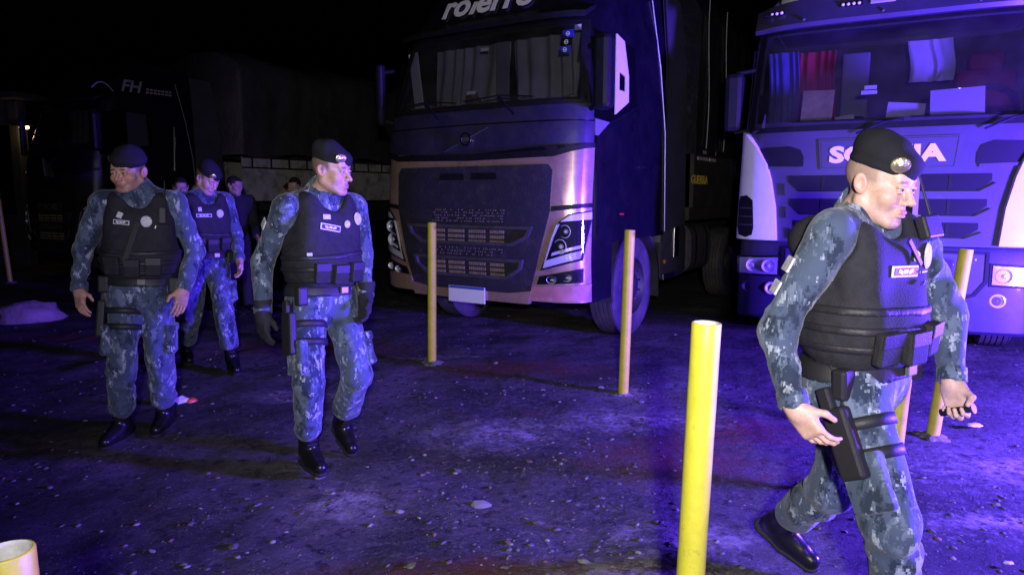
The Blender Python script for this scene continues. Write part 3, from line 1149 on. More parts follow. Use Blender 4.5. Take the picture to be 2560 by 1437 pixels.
    if main:
        curtain(t, M_CURT, -1.08, -.06, .86, 2.32, 3.14, 6, .035, 3)
        curtain(t, M_CURT, .02, 1.08, .84, 2.32, 3.14, 6.5, .04, 4)
        bm = B()
        add_box(bm, (-.04, .70, 2.80), (.16, .03, .62), bev=.01)
        obj("curtain_pillar", bm, mat("blue_grey_cloth", (0.16, 0.15, 0.20), .8), t)
        bm = B()
        add_box(bm, (-1.03, .46, 2.72), (.13, .02, .70), Matrix.Rotation(R(-8), 4, 'Y'), bev=.008)
        obj("pillar_trim", bm, mat("pale_trim", (0.46, 0.45, 0.50), .6), t)
        for x, z, wd in ((-.02, 2.97, .10), (-.08, 2.53, .11)):
            bm = B()
            add_box(bm, (x, C.y(x, z) + .02, z), (wd, .004, .032))
            obj("screen_label", bm, M_LET, t)
        for k, zc in enumerate((3.015, 2.935, 2.86)):
            x = .925
            bm = B()
            add_box(bm, (x, C.y(x, zc) - .008, zc), (.115, .004, .070))
            st = obj("windscreen_sticker", bm, M_STICK if k != 1 else M_BLKPL, t)
            bm = B()
            Mx = Matrix.Translation((x, C.y(x, zc) - .0115, zc)) @ Matrix.Rotation(R(90), 4, 'X')
            add_lathe(bm, [(.015, 0), (.015, .002), (.021, .002), (.021, 0)], 18, Mx, close=True)
            ic = obj("sticker_ring", bm, M_LET, st)
            bm = B()
            add_box(bm, (x, C.y(x, zc) - .0135, zc), (.034, .001, .006))
            obj("sticker_bar", bm, M_LET, st)
        # a foil bag lying behind the glass, and a pale note in the corner
        bm = B()
        bmesh.ops.create_icosphere(bm, subdivisions=3, radius=.07)
        for v in bm.verts:
            v.co *= 1 + .45 * mnoise.noise(v.co * 22)
            v.co.z *= 1.35
            v.co += Vector((-.15, .33, 2.46))
        obj("foil_bag", bm, mat("gold_foil", (.75, .60, .28), .22, .9), dash)
        bm = B()
        add_box(bm, (1.0, C.y(.98, 3.08) + .012, 3.075), (.07, .004, .05))
        obj("corner_note", bm, mat("lilac_label", (.62, .62, .72), .5), t)
    else:
        curtain(t, M_CURT, -1.08, 1.08, .95, 2.32, 3.14, 9, .03, 8)
    # wipers
    for x0, x1 in ((.52, .30), (-.40, -.62)):
        bm = B()
        p0 = Vector((x0, C.y(x0, 2.27) - .035, 2.27)); p1 = Vector((x1, C.y(x1, 2.44) - .03, 2.47))
        add_tube(bm, [p0, (p0 + p1) / 2 - Vector((0, .012, 0)), p1], .011, 6)
        wp = obj("wiper_arm", bm, M_BLKPL, t)
        bm = B()
        add_tube(bm, [(x1 - .42, C.y(x1 - .42, 2.43) - .018, 2.44), (x1, C.y(x1, 2.47) - .018, 2.47), (x1 + .40, C.y(x1 + .4, 2.43) - .018, 2.43)], .008, 6)
        obj("wiper_blade", bm, M_BLKPL, wp)
    # sun visor and roof sign
    bm = B()
    pts = []
    for i in range(25):
        x = -1.12 + 2.24 * i / 24
        y0 = C.y(x, 3.13)
        pts.append(((x, y0 - .17, 3.14), (x, y0 - .16, 3.20), (x, y0 + .06, 3.30), (x, y0 + .05, 3.26)))
    vv = [[bm.verts.new(q) for q in p] for p in pts]
    for A_, Q_ in zip(vv, vv[1:]):
        for k in range(4):
            bm.faces.new((A_[k], A_[(k + 1) % 4], Q_[(k + 1) % 4], Q_[k]))
    bm.faces.new(vv[0]); bm.faces.new(vv[-1][::-1])
    bmesh.ops.recalc_face_normals(bm, faces=bm.faces[:])
    vis = autosmooth(obj("sun_visor", bm, M_BLKPL, t), 40)
    if main:
        C.stick_text("roof_lettering", "rolerro", .37, -.13, 3.50, M_LET, .02, bold=.010, sx=1.05)
    for x in (-.8, -.4, .0, .4, .8):
        bm = B()
        add_box(bm, (x, C.y(x, 3.80) - .02, 3.80), (.11, .03, .035), bev=.008)
        obj("roof_marker", bm, M_AMBER if main else M_BLKPL, t)

    # flanks
    for sg in (-1, 1):
        C.patch("side_window", [(.30, 2.22), (.62, 2.20), (1.25, 2.42), (1.25, 3.0), (.75, 3.02), (.42, 2.95)], M_SIDEGL, 0.006, 0.01, side=sg)
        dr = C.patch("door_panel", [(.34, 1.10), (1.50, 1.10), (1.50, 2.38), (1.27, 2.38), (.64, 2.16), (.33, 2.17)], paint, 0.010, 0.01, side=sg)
        bm = B()
        add_box(bm, (sg * 1.272, 1.36, 1.80), (.022, .17, .035), bev=.008)
        obj("door_handle", bm, M_BLKPL, dr)
        bm = B()
        add_box(bm, (sg * 1.262, .92, 1.32), (.012, .07, .018))
        obj("side_marker", bm, M_REDL, dr)
        # bright edge strip and deflector behind the cab
        bm = B()
        add_tube(bm, [(sg * 1.262, 2.10, 1.10), (sg * 1.262, 2.04, 2.2), (sg * 1.225, 1.95, 2.9), (sg * 1.16, 1.82, 3.6)], .007, 6)
        obj("edge_trim", bm, mat("pale_metal_edge", (.62, .62, .66), .3, .6), t)
        bm = B()
        q0 = [(sg * 1.255, 2.11, 1.10), (sg * 1.255, 2.11, 3.0), (sg * 1.19, 2.11, 3.75)]
        q1 = [(sg * 1.285, 2.72, 1.16), (sg * 1.285, 2.62, 3.0), (sg * 1.22, 2.52, 3.72)]
        A_ = [bm.verts.new(v) for v in q0]; Q_ = [bm.verts.new(v) for v in q1]
        A2 = [bm.verts.new((v[0] - sg * .03, v[1], v[2])) for v in q0]; Q2 = [bm.verts.new((v[0] - sg * .03, v[1], v[2])) for v in q1]
        for k in range(2):
            bm.faces.new((A_[k], A_[k + 1], Q_[k + 1], Q_[k]))
            bm.faces.new((A2[k], Q2[k], Q2[k + 1], A2[k + 1]))
            bm.faces.new((Q_[k], Q_[k + 1], Q2[k + 1], Q2[k]))
        bmesh.ops.recalc_face_normals(bm, faces=bm.faces[:])
        obj("side_deflector", bm, mat("deflector_grey", (.045, .043, .052), .55, var=(3, .2)), t)
        # mirror: dark housing on two arms, glass towards the rear
        bm = B()
        add_box(bm, (sg * (1.385 if sg > 0 else 1.33), .20, 2.60), (.17 if sg > 0 else .09, .17 if sg > 0 else .10, .66), bev=.05 if sg > 0 else .03)
        mi_ = obj("mirror", bm, M_BLKPL, t)
        bm = B()
        add_cyl(bm, (sg * 1.20, .28, 2.86), (sg * 1.37, .20, 2.84), .025)
        obj("mirror_arm", bm, M_BLKPL, mi_)
        bm = B()
        add_cyl(bm, (sg * 1.22, .28, 2.30), (sg * 1.37, .20, 2.34), .025)
        obj("mirror_arm", bm, M_BLKPL, mi_)
        if main and sg > 0:
            # the white draught screen in the open window, with a cut-out
            bm = B()
            P = lambda y, z, o=0.0: bm.verts.new((1.40 + o, y, z))
            oo = [(.43, 2.25), (.72, 2.39), (.71, 2.63), (.60, 2.93), (.43, 2.97)]
            hh = [(.50, 2.48), (.645, 2.475), (.645, 2.615), (.50, 2.645)]
            fl = {}
            for o in (0.0, -.012):
                a = [P(y, z, o) for y, z in oo]; h = [P(y, z, o) for y, z in hh]
                for f_ in ((a[0], a[1], h[1], h[0]), (a[1], a[2], h[2], h[1]), (a[2], a[3], h[3], h[2]), (a[3], a[4], h[3]), (a[4], a[0], h[0], h[3])):
                    try:
                        bm.faces.new(f_)
                    except ValueError:
                        pass
                fl[o] = (a, h)
            for q in (0, 1):
                a, b_ = fl[0.0][q], fl[-.012][q]
                for k in range(len(a)):
                    j = (k + 1) % len(a)
                    bm.faces.new((a[k], a[j], b_[j], b_[k]))
            bmesh.ops.recalc_face_normals(bm, faces=bm.faces[:])
            obj("window_screen", bm, M_WHITE, t)
            C.patch("quarter_panel", [(.30, 2.06), (.36, 2.06), (.60, 2.20), (.30, 2.21)], mat("pale_lilac_trim", (.16, .15, .19), .5), 0.012, 0.01, side=1)
        # mudguard, front wheel and the rest of the running gear
        bm = B()
        n = 18
        rows = []
        for i in range(n + 1):
            a = R(-10) + R(200) * i / n
            rows.append([bm.verts.new((sg * xx, 1.38 - rr * math.cos(a), .54 + rr * math.sin(a))) for xx, rr in ((1.245, .60), (1.245, .64), (.88, .64), (.88, .60))])
        for A_, Q_ in zip(rows, rows[1:]):
            for k in range(4):
                bm.faces.new((A_[k], A_[(k + 1) % 4], Q_[(k + 1) % 4], Q_[k]))
        autosmooth(obj("mudguard", bm, M_CHASS, t), 40)
        truck_wheel(t, sg * 1.06, 1.38, .535, .535, .31, sg)
        for yy in (4.95, 6.3) if main else (4.95,):
            truck_wheel(t, sg * 1.08, yy, .52, .52, .29, sg, bolts=False)
        bm = B()
        add_box(bm, (sg * 1.0, 2.55, .83), (.46, .90, .66), bev=.09)
        tk = autosmooth(obj("battery_box", bm, M_PLAST, t), 40)
        bm = B()
        add_box(bm, (sg * 1.238, 2.56, .98), (.014, .17, .42), bev=.004)
        obj("bright_cover", bm, M_STEEL, tk)
        bm = B()
        add_box(bm, (sg * 1.215, 2.30, 1.165), (.06, .62, .012), bev=.003)
        obj("bright_cover", bm, M_STEEL, tk)
        bm = B()
        add_box(bm, (sg * 1.238, 2.35, .56), (.014, .40, .07), bev=.004)
        obj("bright_cover", bm, M_STEEL, tk)
        bm = B()
        add_box(bm, (sg * 1.240, 2.20, .74), (.016, .07, .045), bev=.006)
        obj("marker_lamp", bm, M_AMBER, tk)
        bm = B()
        prof = []
        for i in range(20):
            a = 2 * math.pi * i / 20
            prof.append((math.copysign(abs(math.cos(a)) ** .55, math.cos(a)) * .29, math.copysign(abs(math.sin(a)) ** .55, math.sin(a)) * .32))
        rings = [[bm.verts.new((sg * .96 + px_ * k, y_, .83 + pz_ * k)) for px_, pz_ in prof] for y_, k in ((3.06, .9), (3.09, 1), (3.86, 1), (3.89, .9))]
        for A_, Q_ in zip(rings, rings[1:]):
            for i in range(20):
                bm.faces.new((A_[i], A_[(i + 1) % 20], Q_[(i + 1) % 20], Q_[i]))
        bm.faces.new(rings[0]); bm.faces.new(rings[-1][::-1])
        bmesh.ops.recalc_face_normals(bm, faces=bm.faces[:])
        tk = autosmooth(obj("fuel_tank", bm, M_PLAST, t), 40)
        for y_ in (3.25, 3.68):
            bm = B()
            ring = [(sg * .96 + px_ * 1.015, pz_ * 1.015 + .83) for px_, pz_ in prof]
            a = [bm.verts.new((x, y_, z)) for x, z in ring]; b_ = [bm.verts.new((x, y_ + .05, z)) for x, z in ring]
            for i in range(20):
                bm.faces.new((a[i], a[(i + 1) % 20], b_[(i + 1) % 20], b_[i]))
            obj("tank_strap", bm, M_BLKPL, tk)
        bm = B()
        add_box(bm, (sg * .42, 3.6, .92), (.09, 6.4, .28))
        obj("chassis_rail", bm, M_CHASS, t)
        bm = B()
        add_box(bm, (sg * 1.06, 2.02, .66), (.36, .02, .62), bev=.006)
        obj("mud_flap", bm, M_CHASS, t)
    bm = B()
    add_box(bm, (0, 1.5, .85), (1.1, 1.6, .5), bev=.05)
    obj("engine", bm, M_CHASS, t)
    return t, C


def tarp_trailer(label, org, rz, y0, length, main=True, z_top=4.25):
    """a trailer with a tarpaulin over its sideboards"""
    t = empty("trailer", (*org, 0), -R(rz))
    tag(t, label, "trailer")
    bm = B()
    add_box(bm, (0, y0 + length / 2, 1.28), (2.5, length, .16))
    obj("deck", bm, M_CHASS, t)
    for sg in (-1, 1):
        bm = B()
        add_box(bm, (sg * .45, y0 + length / 2 + .2, 1.02), (.12, length - .6, .34))
        obj("chassis_rail", bm, M_CHASS, t)
        if main:
            bm = B()
            add_box(bm, (sg * 1.27, y0 + length / 2, 1.72), (.05, length, .72))
            obj("sideboard", bm, M_CHASS, t)
        else:
            n = 9
            for i in range(n):
                bm = B()
                add_box(bm, (sg * 1.27, y0 + length * (i + .5) / n, 1.86), (.045, length / n - .03, .92), bev=.006)
                sb = obj("sideboard", bm, M_BOARD, t)
                for k in range(3):
                    bm = B()
                    add_box(bm, (sg * 1.305, y0 + length * (i + .17 + .33 * k) / n, 2.20), (.018, .035, .24))
                    obj("lashing_post", bm, M_CHASS, sb)
                for z_ in (2.09, 2.30):
                    bm = B()
                    add_box(bm, (sg * 1.312, y0 + length * (i + .5) / n, z_), (.016, length / n, .035))
                    obj("lashing_rail", bm, M_CHASS, sb)
    for a in range(3 if not main else 2):
        for sg in (-1, 1):
            truck_wheel(t, sg * 1.08, y0 + length - 1.2 - 1.25 * a, .52, .52, .29, sg, bolts=False)
    # tarpaulin: arched, sagging between the bows, hanging in folds
    bm = B()
    ny_, n2 = 110, 26
    rows = []
    for i in range(ny_):
        y = y0 - .02 + (length + .04) * i / (ny_ - 1)
        row = []
        for k in range(n2):
            u = k / (n2 - 1) * 2 - 1
            au = abs(u)
            if au > .55:
                f_ = (au - .55) / .45
                x = 1.30; z = z_top - .35 - f_ * (z_top - .35 - (2.02 if main else 2.36) - (.05 * math.sin(y * 3.1) if not main else 0))
            else:
                x = 1.30 * (au / .55); z = z_top - .35 * (au / .55) ** 2.2
            fold = .030 * math.sin(y * 7.5 + 1.5 * math.sin(y * 2.3) + 2 * f_ if au > .55 else y * 7.5) + .02 * mnoise.noise(Vector((y * 3, u * 4, 1)))
            z += .05 * math.sin(y * 2.1) * (1 if au < .6 else 0) - (.05 * abs(math.sin(y * 2.6)) if au < .55 else 0)
            row.append(bm.verts.new((math.copysign(x, u) + math.copysign(fold if au > .55 else 0, u), y, z)))
        rows.append(row)
    for A_, Q_ in zip(rows, rows[1:]):
        for k in range(n2 - 1):
            bm.faces.new((A_[k], A_[k + 1], Q_[k + 1], Q_[k]))
    bm.faces.new(rows[0][::-1]); bm.faces.new(rows[-1])
    bmesh.ops.recalc_face_normals(bm, faces=bm.faces[:])
    tarp = obj("tarpaulin", bm, M_TARP if main else M_TARPG, t, True)
    if main:
        bm = B()
        for y in (y0 + .32, y0 + 1.05):
            add_tube(bm, [(1.335, y + .05 * math.sin(z * 3), z) for z in np.linspace(2.1, 3.9, 14)], .006, 6)
        ro = obj("lashing_rope", bm, mat("pale_rope", (.35, .34, .36), .6), tarp)
        ro["kind"] = "stuff"
        for z in (2.055, 1.97):
            for yy, wd in ((y0 + .30, .38), (y0 + .70, .26)):
                bm = B()
                add_box(bm, (1.304, yy, z), (.012, wd, .040))
                obj("reflector_strip", bm, M_BOARD, t)

        def side_text(s, size, y, z, m, name):
            me = text_mesh(s, size, .002, .004, 0, 1.1)
            for v in me.vertices:
                v.co = Vector((1.300 + v.co.z, y + v.co.x, z + v.co.y))
            return obj(name, me, m, t)
        side_text("GUERRA", .15, y0 + .22, 1.70, M_GUER, "maker_lettering")
        bm = B()
        add_box(bm, (1.20, y0 + 1.0, 1.46), (.03, 1.6, .20))
        br_ = obj("underrun_board", bm, M_CHASS, t)
        me = text_mesh("GUERRA", .15, .002, .004, 0, 1.1)
        for v in me.vertices:
            v.co = Vector((1.218 + v.co.z, y0 + .85 + v.co.x, 1.46 + v.co.y))
        obj("maker_lettering", me, M_GUER, br_)
        bm = B()
        for dz, dy, hh, ww in ((.11, 0, .02, .40), (-.11, 0, .02, .40), (0, .19, .24, .02), (0, -.19, .24, .02)):
            add_box(bm, (1.305, y0 + 1.95 + dy, 1.88 + dz), (.01, ww, hh))
        pl = obj("sign_frame", bm, M_BOARD, t)
    else:
        for i in range(5):
            bm = B()
            add_box(bm, (1.262, y0 + .9 + 1.9 * i, 1.33), (.012, .14, .05))
            o = obj("reflector", bm, M_REDL, t)
            bm = B()
            add_box(bm, (1.262, y0 + 1.05 + 1.9 * i, 1.33), (.012, .14, .05))
            obj("reflector", bm, M_LET, t)
    return t


ORG_F = (-0.446, 7.045)
RZ_F = 33.3
fh, FHC = tall_cab_truck("truck", "dark navy truck with bronze grille surround and white lettering on its roof, in the middle", ORG_F, RZ_F)
tarp_trailer("black tarpaulin trailer with yellow maker's lettering behind the navy truck", ORG_F, RZ_F, 2.95, 7.5)

ORG_3 = (-8.35, 12.75)
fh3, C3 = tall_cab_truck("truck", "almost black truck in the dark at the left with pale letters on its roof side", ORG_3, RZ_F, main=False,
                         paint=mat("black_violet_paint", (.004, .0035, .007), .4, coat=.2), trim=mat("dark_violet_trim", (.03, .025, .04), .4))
me = text_mesh("FH", .30, .002, .006, .35)
for v in me.vertices:
    z = 3.44 + v.co.y
    v.co = Vector((C3.w(z) + .012 + v.co.z, .95 + v.co.x, z))
obj("roof_lettering", me, mat("dim_lettering", (.30, .28, .30), .5), fh3)
bm = B()
for j in range(2):
    for i in range(7):
        z = 3.375 + .055 * j
        add_box(bm, (C3.w(z) + .012, 1.26 + .072 * i + .01 * j, z), (.006, .052, .032))
o = obj("small_lettering", bm, MATS["dim_lettering"], fh3)
o["kind"] = "stuff"
bm = B()
pts = [(C3.w(3.35) + .014, .28 + .36 * u, 3.30 + .16 * math.sin(math.pi * (u * .85 + .1)) ) for u in np.linspace(0, 1, 14)]
add_tube(bm, pts, .012, 6)
obj("swoosh_mark", bm, MATS["dim_lettering"], fh3)
bm = B()
add_cyl(bm, (1.31, 1.62, 1.98), (1.31, 1.66, 2.78), .022, .022, 10)
obj("grab_rail", bm, M_CHROME, fh3)
C3.patch("window_curtain", [(.80, 2.34), (1.18, 2.42), (1.18, 2.97), (.82, 2.99)], mat("violet_curtain", (.035, .03, .05), .9), .010, .004, side=1)
tarp_trailer("grey tarpaulin trailer with white sideboards behind the black truck at the left", ORG_3, RZ_F, 3.1, 13.0, main=False, z_top=4.55)

# ------------------------------------------------------------------ the grey truck at the right
M_SGREY = mat("grey_violet_paint", (0.044, 0.036, 0.070), 0.45, coat=0.25, var=(4, 0.12), dirt=((0.07, 0.06, 0.058), 6, 0.54, 0.8))
M_SBUMP = mat("dark_bumper_paint", (0.020, 0.016, 0.045), 0.5, coat=0.2, var=(4, 0.15), dirt=((0.05, 0.042, 0.04), 6, 0.52, 0.78))
M_SLOT = mat("dark_grille_slot", (0.006, 0.005, 0.010), 0.6, spec=0.25)
M_REDC = mat("red_curtain", (0.55, 0.04, 0.06), 0.9, var=(5, .2))
M_BLUEC = mat("blue_curtain", (0.14, 0.14, 0.42), 0.9, var=(5, .2))
M_PALEC = mat("pale_curtain", (0.62, 0.60, 0.66), 0.85, var=(5, .1))
M_SEAT = mat("red_seat", (0.42, 0.04, 0.06), 0.85, var=(6, .3))
M_CABIN = mat("cabin_lining", (0.10, 0.095, 0.105), 0.85, var=(3, .2))


def grey_truck(org, rz):
    t = empty("truck", (*org, 0), -R(rz))
    tag(t, "grey truck at the right with white corner deflectors and big white lettering", "truck")
    ft = [(0, .0), (.4, -.03), (.9, -.02), (1.06, .0), (1.5, .05), (2.1, .12), (2.4, .18), (3.0, .38), (3.3, .48), (3.7, .80)]
    wt = [(0, 1.25), (3.0, 1.23), (3.7, 1.12)]
    C = Cab(t, ft, wt, 0.42, 4.2)
    wsp = lambda z: 1.16 - (z - 2.12) * 0.06
    C.shell("cab_shell", M_SGREY, 1.07, 3.25, 2.15, hole=lambda x, z: 2.16 < z < 3.05 and abs(x) < wsp(z) - .02)
    # bumper
    bm = B()
    rows = []
    for z, o in ((.33, .03), (.36, .0), (.60, -.005), (.85, 0), (1.03, .0), (1.065, .012)):
        row = []
        for k in range(45):
            a = -math.pi / 2 + math.pi * k / 44
            x = C.w(z) * math.copysign(1 - (1 - abs(math.sin(a))) ** 1.25, math.sin(a))
            row.append((x, C.y(x, z) - .03 + o, z))
        row = [(-C.w(z), .85, z)] + row + [(C.w(z), .85, z)]
        rows.append([bm.verts.new(v) for v in row])
    for A_, Q_ in zip(rows, rows[1:]):
        for k in range(len(A_) - 1):
            bm.faces.new((A_[k], A_[k + 1], Q_[k + 1], Q_[k]))
    bm.faces.new(rows[0][::-1]); bm.faces.new(rows[-1])
    bu = autosmooth(obj("bumper", bm, M_SBUMP, t), 40)
    ct = C.ring("bumper_recess", [(-.82, 1.035), (-.82, .78), (-.74, .66), (-.62, .62), (.62, .62), (.74, .66), (.82, .78), (.82, 1.035)],
                [(-.795, 1.02), (-.795, .79), (-.72, .68), (-.61, .645), (.61, .645), (.72, .68), (.795, .79), (.795, 1.02)], M_SLOT, .042, bu)
    C.patch("bumper_centre", [(-.78, 1.01), (-.78, .80), (-.71, .69), (-.60, .655), (.60, .655), (.71, .69), (.78, .80), (.78, 1.01)], M_SGREY, .038, .01, parent=bu)
    bm = B()
    for i in range(34):
        x = -.72 + 1.44 * i / 33 + rng.uniform(-.02, .02)
        z = rng.uniform(.72, .98)
        bmesh.ops.create_icosphere(bm, subdivisions=1, radius=rng.uniform(.004, .010), matrix=Matrix.Translation((x, C.y(x, z) - .040, z)))
    mk = obj("mud_specks", bm, M_LET, bu)
    mk["kind"] = "stuff"
    for sg in (-1, 1):
        hl = C.patch("headlight", [(.825, .745), (1.20, .735), (1.205, .925), (.825, .945)], M_BLKPL, .038, .02, mirror=sg < 0)
        C.patch("lamp_bowl", [(.845, .765), (1.185, .755), (1.19, .905), (.845, .925)], mat("dull_reflector", (.60, .60, .64), .3, .4, bump=(18, .15, .02)), .043, .01, mirror=sg < 0, parent=hl)
        for cx in (.93, 1.08):
            bm = B()
            yy = C.y(cx, .84) - .046
            add_lathe(bm, [(.060, .010), (.054, .0), (.030, -.02), (.016, .006), (0.0001, .012)], 22, Matrix.Translation((sg * cx, yy, .84)) @ Matrix.Rotation(R(90), 4, 'X'))
            autosmooth(obj("lamp_reflector", bm, M_REFL, hl), 30)
        C.patch("lamp_cover", [(.835, .755), (1.192, .745), (1.197, .915), (.835, .935)], G_LENS, .062, .02, mirror=sg < 0, parent=hl)
        for cx in (.90, 1.13):
            bm = B()
            yy = C.y(cx, .63) - .030
            add_lathe(bm, [(.058, 0), (.058, .012), (.048, .016), (.042, .006), (.02, -.006), (0.0001, .006)], 24, Matrix.Translation((sg * cx, yy, .63)) @ Matrix.Rotation(R(90), 4, 'X'))
            rl = autosmooth(obj("round_lamp", bm, M_REFL if cx < 1 else M_SLOT, t), 30)
        # corner deflector with its slot
        df = C.patch("corner_deflector", [(.87, 1.085), (1.244, 1.085), (1.246, 1.30), (1.246, 1.62), (1.240, 1.95), (1.225, 2.13), (1.19, 2.10), (1.09, 1.96), (1.0, 1.80), (.955, 1.66), (.90, 1.40)], M_WHITE, .055, .10, .05, mirror=sg < 0)
        C.patch("deflector_slot", [(1.085, 1.13), (1.14, 1.105), (1.20, 1.125), (1.216, 1.20), (1.218, 1.44), (1.205, 1.50), (1.15, 1.51), (1.095, 1.46), (1.075, 1.20)], M_SLOT, .058, .01, .04, mirror=sg < 0, parent=df)
        for z in (1.22, 1.30, 1.38):
            C.patch("slot_rib", [(1.085, z), (1.214, z), (1.214, z + .010), (1.085, z + .010)], M_PLAST, .063, .01, .04, mirror=sg < 0, parent=df)
        # corner vent under the windscreen
        C.patch("corner_vent", [(.68, 1.775), (1.0, 1.785), (1.09, 1.955), (.80, 1.965), (.71, 1.93), (.68, 1.86)], M_SLOT, .010, .01, mirror=sg < 0)
        C.patch("vent_blade", [(.70, 1.745), (1.0, 1.755), (1.0, 1.78), (.70, 1.77)], M_SGREY, .022, .02, mirror=sg < 0)
        # mirrors
        bm = B()
        add_box(bm, (sg * 1.39, .42, 2.43), (.18, .18, .58), bev=.05)
        mi_ = obj("mirror", bm, M_BLKPL, t)
        for z in (2.72, 2.14):
            bm = B()
            add_cyl(bm, (sg * 1.2, .42, z + .02), (sg * 1.38, .42, z), .022)
            obj("mirror_arm", bm, M_BLKPL, mi_)
        bm = B()
        add_tube(bm, [(sg * 1.243, .36, 2.15), (sg * 1.240, .46, 2.55), (sg * 1.236, .58, 2.95)], .009, 6)
        obj("pillar_strip", bm, M_CHROME, t)
        C.patch("side_window", [(.45, 2.10), (1.35, 2.10), (1.35, 2.85), (.75, 2.85), (.55, 2.6)], M_SIDEGL, .006, .01, side=sg)
        dr = C.patch("door_panel", [(.42, 1.12), (1.42, 1.12), (1.42, 2.06), (.42, 2.06)], M_SGREY, .008, .01, side=sg)
        bm = B()
        add_box(bm, (sg * 1.268, 1.28, 1.75), (.022, .16, .035), bev=.008)
        obj("door_handle", bm, M_BLKPL, dr)
        truck_wheel(t, sg * 1.04, 1.45, .52, .52, .30, sg)
        truck_wheel(t, sg * 1.06, 5.0, .52, .52, .30, sg, bolts=False)
        bm = B()
        add_box(bm, (sg * .42, 3.5, .90), (.09, 5.8, .26))
        obj("chassis_rail", bm, M_CHASS, t)
        bm = B()
        add_box(bm, (sg * .98, 3.0, .82), (.50, 1.2, .58), bev=.08)
        obj("fuel_tank", bm, M_PLAST, t)
    # name panel and lettering
    C.ring("name_panel", [(-.56, 2.02), (-.53, 1.745), (.53, 1.745), (.56, 2.02)], [(-.545, 2.01), (-.52, 1.755), (.52, 1.755), (.545, 2.01)], M_SGREY, .017)
    C.patch("name_plate", [(-.54, 2.005), (-.516, 1.758), (.516, 1.758), (.54, 2.005)], M_SGREY, .012, .01)
    me = text_mesh("SCANIA", .205, .005, .0105, 0, 1.0)
    xs = [v.co.x for v in me.vertices]; ys_ = [v.co.y for v in me.vertices]
    kx = .92 / (max(xs) - min(xs)); kz = .155 / (max(ys_) - min(ys_))
    cx = (max(xs) + min(xs)) / 2; cz = (max(ys_) + min(ys_)) / 2
    for v in me.vertices:
        x, z = (v.co.x - cx) * kx, 1.875 + (v.co.y - cz) * kz
        v.co = Vector((x, C.y(x, z) - .018 - v.co.z, z))
    obj("name_lettering", me, M_LET, t)
    # three long grille slots with sloping lips
    for zt, zb, wt_, wb in ((1.69, 1.545, .80, .70), (1.475, 1.335, .775, .68), (1.275, 1.145, .725, .62)):
        sl = C.patch("grille_slot", [(-wb, zb), (wb, zb), (wt_, zt - .055), (wt_, zt), (-wt_, zt), (-wt_, zt - .055)], M_SLOT, .010, .01)
        C.patch("slot_lip", [(-wb - .12, zb - .040), (wb + .12, zb - .040), (wt_ + .03, zt - .075), (wb + .01, zb - .004), (-wb - .01, zb - .004), (-wt_ - .03, zt - .075)], M_SGREY, .034, .03, parent=sl)
        for x in (-.5, -.16, .16, .5):
            C.patch("slot_divider", [(x - .012, zb + .01), (x + .012, zb + .01), (x + .012, zt - .01), (x - .012, zt - .01)], M_BLKPL, .014, .01, parent=sl)
    C.patch("lilac_strip", [(.235, 1.16), (.275, 1.16), (.275, 1.70), (.235, 1.70)], mat("strip_lilac", (.34, .30, .40), .6), .045, .006)  # thin upright lilac strip across the grille slots
    # windscreen
    W0, W1 = 2.15, 3.06
    C.ring("windscreen_seal", [(-1.215, 2.10), (1.215, 2.10), (1.175, 3.10), (-1.175, 3.10)], [(-1.16, W0), (1.16, W0), (1.11, W1), (-1.11, W1)], M_BLKPL, .012)
    C.patch("windscreen", [(-1.175, W0 - .012), (1.175, W0 - .012), (1.125, W1 + .012), (-1.125, W1 + .012)], G_CLEAR, .004, .006)
    # cabin
    bm = B()
    add_box(bm, (0, .66, 2.03), (2.3, .80, .16), bev=.04)
    da = obj("dashboard", bm, M_DASH, t)
    bm = B()
    add_box(bm, (0, 2.0, 2.4), (2.35, .04, 1.5))
    obj("cabin_back", bm, M_CABIN, t)
    curtain(t, M_BLUEC, -1.16, -.86, .95, 2.05, 2.98, 4, .03, 5)
    curtain(t, M_REDC, -.92, -.50, 1.05, 2.08, 2.98, 5, .035, 6)
    curtain(t, M_PALEC, .14, .52, 1.15, 2.62, 3.02, 2.5, .02, 7)
    bm = B()
    add_box(bm, (-.34, 1.30, 2.62), (.26, .05, .72), bev=.02)
    obj("locker_panel", bm, mat("lilac_panel", (.30, .28, .38), .7), t)
    for sx_, m_ in ((-.62, M_CABIN), (.82, M_SEAT)):
        bm = B()
        add_box(bm, (sx_, 1.42, 2.32), (.52, .16, .86), Matrix.Rotation(R(-8), 4, 'X'), bev=.07)
        se = obj("seat", bm, m_, t)
        bm = B()
        add_box(bm, (sx_, 1.46, 2.82), (.30, .12, .18), bev=.05)
        obj("headrest", bm, m_, se)
    bm = B()
    Mx = Matrix.Translation((.80, .86, 2.30)) @ Matrix.Rotation(R(-58), 4, 'X')
    prof = [(.23 + .017 * math.cos(a), .017 * math.sin(a)) for a in np.linspace(0, 2 * math.pi, 8, endpoint=False)]
    add_lathe(bm, prof, 36, Mx, close=True)
    sw = obj("steering_wheel", bm, M_BLKPL, t, True)
    bm = B()
    add_box(bm, Mx @ Vector((0, 0, -.01)), (.40, .06, .03), Mx.to_3x3(), bev=.01)
    obj("wheel_spoke", bm, M_BLKPL, sw)
    sheets = ((-.595, 2.335, .27, .30, .03, mat("yellow_sign", (.42, .38, .14), .3, var=(9, .25)), "dash_sign", 2), (.515, 2.29, .40, .27, .03, mat("lilac_paper", (.55, .50, .62), .7), "paper_sheet", -2),
              (.13, 2.245, .30, .17, .10, mat("white_paper", (.68, .66, .68), .7), "paper_sheet", 6), (-.36, 2.20, .16, .08, .12, MATS["white_paper"], "paper_sheet", -8))
